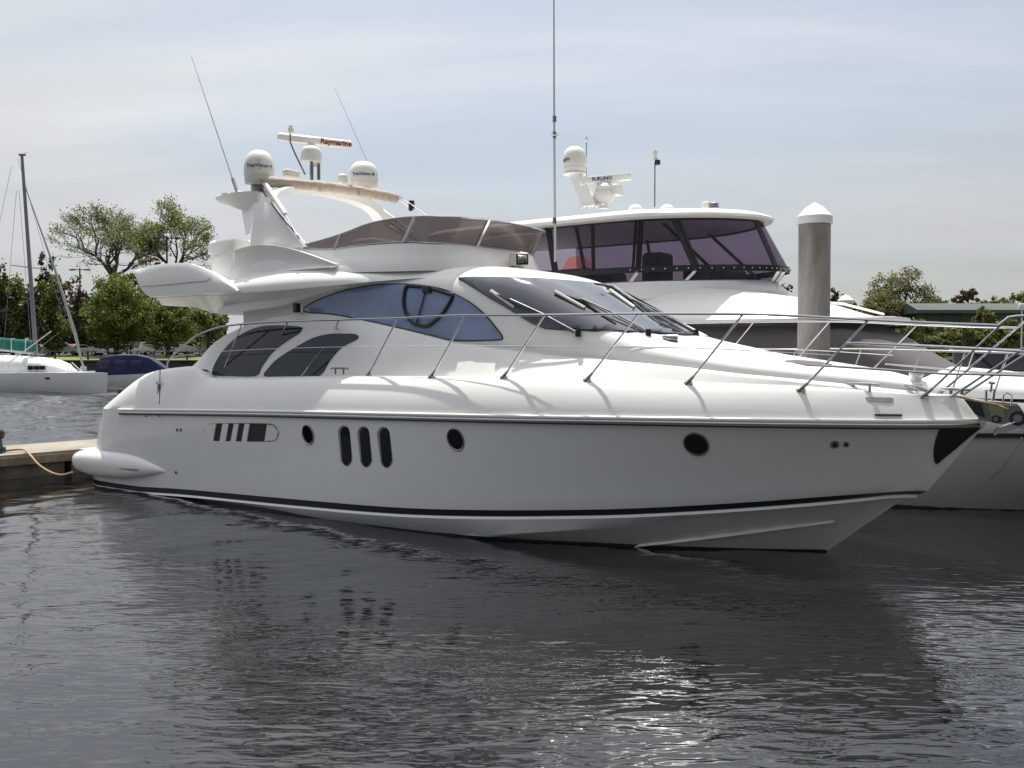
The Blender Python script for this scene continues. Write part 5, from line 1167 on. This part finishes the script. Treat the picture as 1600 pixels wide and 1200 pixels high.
# the wood far behind, which reads as one mass
def wood(px0, px1, y0, y1, D, n, kind, nm):
    k = D/FPX; q = np.empty((n, 3)); u = NR.uniform(size=n); q[:, 0] = Wd(px0, 600, D).x+u*(px1-px0)*k; q[:, 1] = D+NR.uniform(-3, 3, n)
    zt = Wd(0, y0, D).z; top = zt*(.86+.10*np.sin(u*23)+.06*np.sin(u*61+1)+.05*np.sin(u*140)); q[:, 2] = 2.5+(top-2.5)*NR.uniform(size=n)**.75
    o = leaves(nm, q, .8, LM[kind], None, np.clip(.45+.25*np.sin(q[:, 0]*1.3)*np.sin(q[:, 2]*1.1)+NR.normal(size=n)*.15, 0, 1)); o['kind'] = 'stuff'; return o
wood(-90, 350, 452, 552, 158, 15000, 'dark', 'distant_wood'); wood(1300, 1760, 478, 575, 158, 13000, 'olive', 'distant_wood')
# unseen bank added behind the viewer: mirrored in the glass, tall trees darken the hull
mkobj('unseen_bank', [(-150, -46, -.2), (150, -46, -.2), (150, -44, 1.2), (-150, -44, 1.2)][::1]+[(150, -120, 2), (-150, -120, 2), (150, -46.01, 1.2), (-150, -46.01, 1.2)], [(0, 1, 6, 7), (7, 6, 4, 5)], MATS['grass'], None, 0, kind='structure')
def unseen_tree(x, y, h, w):
    e = empty('tree', (x, y, 1.3), 0, label='unseen bank tree, added to darken the hulls and glass', cat='tree', group='unseen trees added on the bank'); n = 3600
    a = NR.normal(size=(9, 3)); a /= np.linalg.norm(a, axis=1)[:, None]; c = a*np.array([w*.55, w*.5, h*.27])+np.array([0, 0, h*.56]); i = NR.integers(0, 9, n)
    q = c[i]+NR.normal(size=(n, 3))*np.array([w*.24, w*.24, h*.12]); q[:, 2] = np.maximum(q[:, 2], .6)
    leaves('crown', q, 1.1, LM['green' if int(x) % 2 else 'dark'], e, np.clip(NR.normal(.4, .2, n), 0, 1)); MB().tube([(0, 0, -1), (.1, 0, h*.3), (0, 0, h*.7)], [.35, .28, .1], 8).build('trunk', BARK, e)
for i in range(15): unseen_tree(-77+11*i+rnd.uniform(-2, 2), -50-rnd.uniform(0, 5), rnd.uniform(18, 24), rnd.uniform(7, 8.6))
mkobj('unseen_bank', [(26, -46, 1.15), (26, 4, 1.15), (90, 4, 1.6), (90, -46, 1.6), (24.5, -46, -.3), (24.5, 5.5, -.3), (90, 5.5, -.3)], [(0, 1, 2, 3), (0, 4, 5, 1), (1, 5, 6, 2)], MATS['grass'], None, 0, kind='structure')  # invented right-hand bank: its trees cut the light from that side
for i in range(6): unseen_tree(33+rnd.uniform(-1, 4), -38+7.6*i, rnd.uniform(15, 20), rnd.uniform(6, 7.4))
# green shed on the right shore
sh = empty('green_shed', (58, 124, 2.2), 0, label='long dull green shed behind bushes on the right shore', cat='building')
SHM = mat('shed_green', (.045, .068, .055), .7, noise=(.5, .25), bump=(1.2, .3, .1)); SHR = mat('shed_roof', (.055, .075, .062), .7, noise=(.5, .2))
x0s, x1s = Wd(1436, 500, 124).x-58, Wd(1700, 500, 124).x-58; zr_ = Wd(1436, 472, 124).z-2.2
MB().box(((x0s+x1s)/2, 3, zr_*.42), (x1s-x0s, 6, zr_*.84)).build('wall', SHM, sh, 0)
MB().loft([[(x, -.5, zr_*.80), (x, -.4, zr_*.86), (x, 3, zr_), (x, 6.4, zr_*.86), (x, 6.5, zr_*.80)] for x in (x0s-.4, x1s+.4)], True, True).build('roof', SHR, sh, 0)
for i in range(10): MB().box((x0s+(x1s-x0s)*(i+.5)/10, -.06, zr_*.42), (.12, .12, zr_*.8)).build('wall_batten', SHR, sh, 0)
fl2 = empty('flagpole', tuple(Wd(1595, 600, 104).xy)+(1.9,), 0, label='white pole with a light head near the right edge of the shore', cat='lamp post')
MB().tube([(0, 0, 0), (0, 0, Wd(1595, 482, 104).z-1.9)], [.09, .06], 8).build('pole', PW, fl2); MB().rbox((0, 0, Wd(1595, 478, 104).z-1.9), (.7, .4, .5), .1).build('head', PW, fl2)
# red roofed house seen through the cruiser's enclosure
rh = empty('red_roofed_house', (Wd(905, 500, 190).x, 190, 3), 0, label='tall house with a red hipped roof seen through the tinted enclosure', cat='house')
hz = Wd(905, 397, 190).z-3; hw = 34*190/FPX
MB().box((0, 5, (hz-4)/2), (hw*1.8, 10, hz-4)).build('wall', mat('house_wall', (.35, .30, .26), .9), rh, 0)
MB().loft([[(-hw, -.5, hz-4.2), (hw, -.5, hz-4.2), (hw, 10.5, hz-4.2), (-hw, 10.5, hz-4.2)], [(-hw*.35, 4.5, hz), (hw*.35, 4.5, hz), (hw*.35, 5.5, hz), (-hw*.35, 5.5, hz)]], True, True).build('roof', mat('red_roof', (.45, .13, .09), .8, noise=(.6, .2)), rh, 0)
for i in (-1, 0, 1): MB().box((i*hw*.55, -.03, hz-6.4), (1.6, .12, 1.8)).build('window', GLASSK, rh, 0)
# lamp posts
def lamp(px, ytop, D, label, arms=1.4):
    w = Wd(px, 600, D); h = Wd(px, ytop, D).z-2.5; e = empty('lamp_post', (w.x, D, 2.5), 0, label=label, cat='lamp post', group='car park lamp posts')
    MB().tube([(0, 0, 0), (0, 0, h)], [.16, .11], 8).build('pole', BLACK, e); MB().tube([(-arms, 0, h-.25), (arms, 0, h-.25)], .07, 6).build('arm', BLACK, e)
    for s in (-1, 1): MB().rbox((s*arms, 0, h-.25), (.8, .4, .22), .05).build('lamp_head', BLACK, e)
lamp(263, 369, 128, 'tallest black twin-headed lamp post, above the flybridge wing'); lamp(127, 419, 150, 'smaller black twin-headed lamp post among the trees at left', 1.2)
# ------------------------------------------------------------------ cars
PAINTS = {'white': mat('car_white', (.75, .75, .74), .25, coat=.5), 'silver': mat('car_silver', (.40, .41, .42), .25, metal=.6, coat=.5), 'red': mat('car_red', (.30, .04, .03), .25, coat=.5), 'dark': mat('car_dark', (.04, .05, .07), .25, coat=.5), 'blue': mat('car_blue', (.08, .13, .25), .25, coat=.5)}
TYRE = mat('tyre', (.02, .02, .02), .8); CGL = mat('car_glass', (.02, .03, .035), .08)
LAMPM = mat('headlight_lens', (.6, .6, .6), .1); TAILM = mat('tail_lens', (.35, .02, .02), .2)
def car(kind, paint):
    e = empty('parked_car'); L2 = 2.25
    if kind == 'suv': prof = [(-2.25, .45), (-2.28, .95), (-2.2, 1.15), (-2.05, 1.72), (-1.6, 1.80), (.2, 1.78), (.85, 1.22), (2.0, 1.05), (2.25, .85), (2.25, .42)]; gh = (1.18, 1.68)
    elif kind == 'pickup': prof = [(-2.6, .5), (-2.62, 1.05), (-.9, 1.08), (-.85, 1.70), (-.5, 1.78), (.6, 1.76), (1.15, 1.22), (2.3, 1.10), (2.55, .9), (2.55, .45)]; gh = (1.2, 1.66)
    else: prof = [(-2.25, .4), (-2.27, .85), (-1.75, .98), (-1.15, 1.38), (-.7, 1.46), (.25, 1.43), (1.0, .98), (1.95, .86), (2.22, .68), (2.22, .35)]; gh = (.98, 1.36)
    rings = []
    for y, sh in ((-.88, .93), (-.90, 1.0), (-.60, 1.0), (0, 1.0), (.60, 1.0), (.90, 1.0), (.88, .93)):
        rings.append([(x, y*(1 if z < gh[0]-.02 else .84), .35+(z-.35)*(sh if z > 1 else 1)) for x, z in prof])
    b = MB().loft(rings, True, True).build('body', paint, e, 35)
    xs = [p[0] for p in prof if p[1] > gh[0]+.08]; xa, xb = min(xs), max(xs)
    for sd in (-1, 1):
        y = sd*.768; MB().add([(xa-.12, y*1.02, gh[0]+.04), (xb+.45, y*1.02, gh[0]+.04), (xb+.02, y, gh[1]-.03), (xa+.1, y, gh[1]-.03), (xa-.12, y*.9, gh[0]+.04), (xb+.45, y*.9, gh[0]+.04), (xb+.02, y*.9, gh[1]-.03), (xa+.1, y*.9, gh[1]-.03)], [(0, 1, 2, 3), (7, 6, 5, 4), (0, 4, 5, 1), (2, 6, 7, 3), (1, 5, 6, 2), (0, 3, 7, 4)]).build('side_glass', CGL, b, 0)
    for wx in (-1.42, 1.42):
        for sd in (-1, 1):
            w = MB().tube([(wx, sd*.70, .33), (wx, sd*.93, .33)], .33, 16).build('wheel', TYRE, e, 40); MB().tube([(wx, sd*.90, .33), (wx, sd*.945, .33)], .19, 12).build('rim', STEEL, w, 40)
    fx = max(p[0] for p in prof)
    for sd in (-1, 1): MB().rbox((fx-.10, sd*.66, .74), (.2, .32, .14), .03).build('headlight', LAMPM, e); MB().rbox((-fx+.02, sd*.70, .82), (.1, .22, .18), .02).build('tail_light', TAILM, e)
    return e
def clone(o, parent=None):
    c = o.copy(); COL.objects.link(c); c.parent = parent
    for ch in o.children: clone(ch, c)
    return c
protos = {}
CARS = [(100, 127, 'suv', 'white', 12, 'white van-like car, leftmost of the cars under the trees'), (137, 127, 'saloon', 'white', -8, 'white saloon, second car from the left under the trees'), (166, 138, 'suv', 'dark', 15, 'dark car parked between the leftmost white cars and the tree trunks'),
        (200, 128, 'saloon', 'white', 20, 'white saloon just left of the middle tree trunk'), (222, 139, 'suv', 'silver', 80, 'silver car end-on behind the middle tree trunk'), (248, 127, 'suv', 'white', 30, 'large white car between the two tree trunks'), (272, 139, 'saloon', 'silver', 70, 'silver saloon in the second row of the car park'),
        (292, 127, 'pickup', 'white', 14, 'white pickup truck left of the yacht stern rail'), (318, 134, 'saloon', 'blue', 160, 'blue grey saloon behind the yacht stern rail'), (338, 127, 'suv', 'silver', 20, 'silver car partly hidden by the yacht cockpit wing'), (62, 128, 'saloon', 'silver', 0, 'silver saloon behind the sailing boat mast'), (120, 140, 'saloon', 'red', 85, 'red car in the second row behind the forestay'), (185, 141, 'saloon', 'white', 90, 'white saloon in the second row at left'), (305, 143, 'suv', 'white', 95, 'white car in the second row near the yacht stern')]
for px, D, kd, pc, ang, lab in CARS:
    k = (kd, pc)
    if k not in protos: protos[k] = car(kd, PAINTS[pc]); o = protos[k]
    else: o = clone(protos[k])
    w = Wd(px, 600, D); o.location = (w.x, D, 2.46+(D-121.5)*.0165); o.rotation_euler = (0, 0, R(ang)); tag(o, lab, 'car', 'cars parked beyond the fence')

# ================================================================== SAILING CATAMARAN
cw = Wd(60, 600, 66); CX = cw.x; K = 66/FPX
SB = empty('sailing_catamaran', (CX, 66, 0), 0, label='white sailing catamaran with bare mast and green sail cover moored at far left', cat='sailboat')
CATM = mat('catamaran_white', (.72, .74, .74), .4, noise=(.8, .06)); SAILC = mat('green_sail_cover', (.015, .17, .13), .8, noise=(2, .3)); MASTM = mat('mast_grey', (.22, .22, .24), .5)
def cx_(px): return (px-60)*K
def cz_(py): return Wd(60, py, 66).z
for yy, nm in ((0, 'hull'), (5.2, 'hull')):
    rings = []
    for px, wd_ in ((-150, .55), (-140, .62), (-60, .75), (20, .75), (90, .68), (130, .48), (155, .22), (168, .03)):
        x = cx_(px); zt = 1.32+.04*math.sin(px/60); rake = -.10 if px > 150 else 0
        rings.append([(x+rake, yy-wd_*.5, -.3), (x+rake*.6, yy-wd_*.8, .25), (x, yy-wd_, .9), (x, yy-wd_*.96, zt), (x, yy+wd_*.96, zt), (x, yy+wd_, .9), (x+rake*.6, yy+wd_*.8, .25), (x+rake, yy+wd_*.5, -.3)])
    hb = MB().loft(rings, True, True).build(nm, CATM, SB, 40)
    if yy == 0:
        for px in (5, 82): MB().rbox((cx_(px), -.74 if px < 50 else -.70, .98), (.32, .08, .12), .03).build('hull_light', GLASSK, hb)
cx_ = lambda px: Wd(px, 600, 68.6).x-CX
cz_ = lambda py: Wd(60, py, 68.6).z
MB().box((cx_(20), 2.6, 1.25), (9.0, 5.2, .2)).build('bridge_deck', CATM, SB, 0)
rings = []
for px, h, w in ((-60, .35, 2.2), (-20, 1.15, 2.3), (15, 1.22, 2.3), (50, 1.15, 2.2), (80, .95, 1.9), (100, .62, 1.4), (112, .15, .9)):
    x = cx_(px); rings.append([(x, 2.6-w, 1.3), (x, 2.6-w*.97, 1.3+h*.6), (x, 2.6-w*.8, 1.3+h*.95), (x, 2.6, 1.34+h), (x, 2.6+w*.8, 1.3+h*.95), (x, 2.6+w*.97, 1.3+h*.6), (x, 2.6+w, 1.3)])
cab = MB().loft(rings, True, True).build('cabin', CATM, SB, 45)
for px in (70, 79, 88): MB().rbox((cx_(px), .62, 1.68), (.30, .35, .28), .05).build('cabin_window', GLASSK, cab)
MB().rbox((cx_(-2), .30, 1.95), (1.0, .3, .75), .2).build('cabin_window', GLASSK, cab)
mt = MB().tube([(cx_(58), 2.6, 1.9), (cx_(50), 2.6, cz_(430)), (cx_(39.5), 2.6, cz_(243))], [.15, .14, .10], 10).build('mast', MASTM, SB)
MB().box((cx_(40), 2.6, cz_(242)), (.42, .2, .12)).build('mast_head', MASTM, mt, 0)
MB().tube([(cx_(40), 2.6, cz_(242)), (cx_(47), 2.6, cz_(238.5))], .02, 5).build('wind_vane', MASTM, mt)
MB().tube([(cx_(36), 1.3, cz_(417)), (cx_(50), 2.6, cz_(418)), (cx_(56), 3.9, cz_(417))], .04, 6).build('spreader', MASTM, mt)
rings = []
for px, yt, yb in ((-130, 506, 528), (-60, 517, 538), (0, 527, 547), (30, 530, 549), (50, 531, 551), (58, 534, 551)):
    x = cx_(px); a, b = cz_(yt), cz_(yb); rings.append([(x, 2.6+.20*math.cos(2*math.pi*i/8), (a+b)/2+(a-b)/2*math.sin(2*math.pi*i/8)) for i in range(8)])
MB().loft(rings, True, True).build('sail_cover', SAILC, SB, 50)
for px in (2, 21, 43): MB().box((cx_(px), 2.6, (cz_(528)+cz_(549))/2), (.05, .44, .92)).build('cover_strap', PW, SB, 0)
MB().tube([(cx_(-130), 2.6, cz_(530)), (cx_(56), 2.6, cz_(552.5))], .10, 8).build('boom', PW, SB)
MB().tube([(cx_(45), 2.6, cz_(295)), (cx_(88), 2.6, cz_(420)), (cx_(118), 2.6, cz_(520)), (cx_(131), 2.6, cz_(576))], [.03, .09, .12, .08], 8).build('furled_jib', mat('furled_sail', (.42, .41, .42), .8), SB)
MB().tube([(cx_(131), 2.6, 1.75), (cx_(131), 2.6, 1.45)], .2, 10).build('furling_drum', PW, SB)
for a, b in (((30, 262), (-30, 560)), ((37, 300), (19, 560)), ((41, 300), (64, 560)), ((40, 250), (118, 520)), ((48, 560), (106, 520))): MB().tube([(cx_(a[0]), 2.0, cz_(a[1])), (cx_(b[0]), 1.4, cz_(b[1]))], .014, 4).build('stay', MASTM, SB)
for pts in ([(131, 585), (133, 568), (137, 566), (156, 584)], [(135, 585), (137, 572), (152, 584)]): MB().tube([(cx_(x), .2, cz_(y)) for x, y in pts], .035, 6).build('pulpit', PW, SB)
for px in (8, 50, 75): MB().tube([(cx_(px), -.5, 1.3), (cx_(px), -.5, 1.95)], .02, 5).build('stanchion', PW, SB)
MB().tube([(cx_(40), -.3, cz_(572)), (cx_(106), .2, cz_(519))], .04, 6).build('boat_hook', PW, SB)
# ================================================================== BLUE CANOPY BOAT
BB = empty('canopy_motorboat', (Wd(210, 600, 72).x, 72, 0), R(8), label='small motorboat under a blue canvas canopy beside the catamaran bow', cat='motorboat')
K2 = 72/FPX; bx = lambda px: (px-210)*K2
BLC = mat('blue_canvas', (.008, .020, .075), .8, noise=(1.5, .4), bump=(2.5, .6, .1))
rings = []
for x, w, z in ((-2.6, 1.05, 1.0), (-2.0, 1.2, 1.05), (0, 1.3, 1.12), (2, 1.15, 1.25), (3.6, .7, 1.4), (4.6, .2, 1.5), (4.8, .02, 1.5)): rings.append([(x*1.0, -w*.5, -.2), (x, -w*.85, .3), (x, -w, z), (x, w, z), (x, w*.85, .3), (x, w*.5, -.2)])
MB().loft(rings, True, True).build('hull', CATM, BB, 30)
rings = []
for x, w, z in ((-2.5, 1.0, 1.1), (-2.45, 1.12, 2.0), (-2.1, 1.15, 2.45), (-1.0, 1.2, 2.62), (.4, 1.2, 2.62), (1.3, 1.1, 2.4), (2.1, .9, 1.8), (2.7, .7, 1.35)): rings.append([(x, -w*1.03, 1.0), (x, -w, 1.0+(z-1)*.6), (x, -w*.85, 1+(z-1)*.95), (x, 0, z), (x, w*.85, 1+(z-1)*.95), (x, w, 1.0+(z-1)*.6), (x, w*1.03, 1.0)])
cn = MB().loft(rings, True, True).build('canopy', BLC, BB, 40)
for x in (-1.8, -.7, .4): MB().rbox((x, -1.19, 1.85), (.75, .06, .6), .02).build('vinyl_window', CLEAR, cn)
MB().rbox((-2.9, .1, .7), (.45, .5, 1.2), .1).build('outboard_motor', GEL, BB); MB().rbox((-2.45, 0, .45), (.7, 2.2, .2), .05).build('swim_platform', RUBBER, BB)
MB().tube([(bx(180)-.6, -1.0, 1.0), (bx(184)-.5, -1.0, 1.3)], .16, 8).build('fender', PW, BB)
# ================================================================== GANGWAY
gw = empty('gangway', tuple(Wd(1560, 600, 34).xy)+(0,), R(-6), label='grey dock gangway with dark cross braces beyond the bow at right', cat='gangway')
GWM = mat('gangway_panel', (.17, .18, .20), .7, noise=(.8, .2)); g0 = (1495-1560)*34/FPX; gz0, gz1 = Wd(1560, 579, 34).z, Wd(1560, 549, 34).z
MB().box(((g0+8)/2, .25, (gz0+gz1)/2), (8-g0, .1, gz1-gz0)).build('side_panel', GWM, gw, 0); MB().box(((g0+8)/2, -.02, gz1+.06), (8-g0+.3, .5, .10)).build('handrail', WR, gw, 0)
MB().box(((g0+8)/2, 0, gz0-.12), (8-g0+.6, 1.2, .14)).build('walkway', WR, gw, 0); MB().box(((g0+8)/2, .3, (gz0-.2)/2), (8-g0, .9, gz0-.2)).build('float', DOCKS, gw, 0)
for i in range(6):
    x = g0+.55+i*1.7; MB().tube([(x, 0, gz1), (x+.85, 0, gz0)], .05, 6).build('brace', BLACK, gw); MB().tube([(x+.85, 0, gz0), (x+1.7, 0, gz1)], .05, 6).build('brace', BLACK, gw)
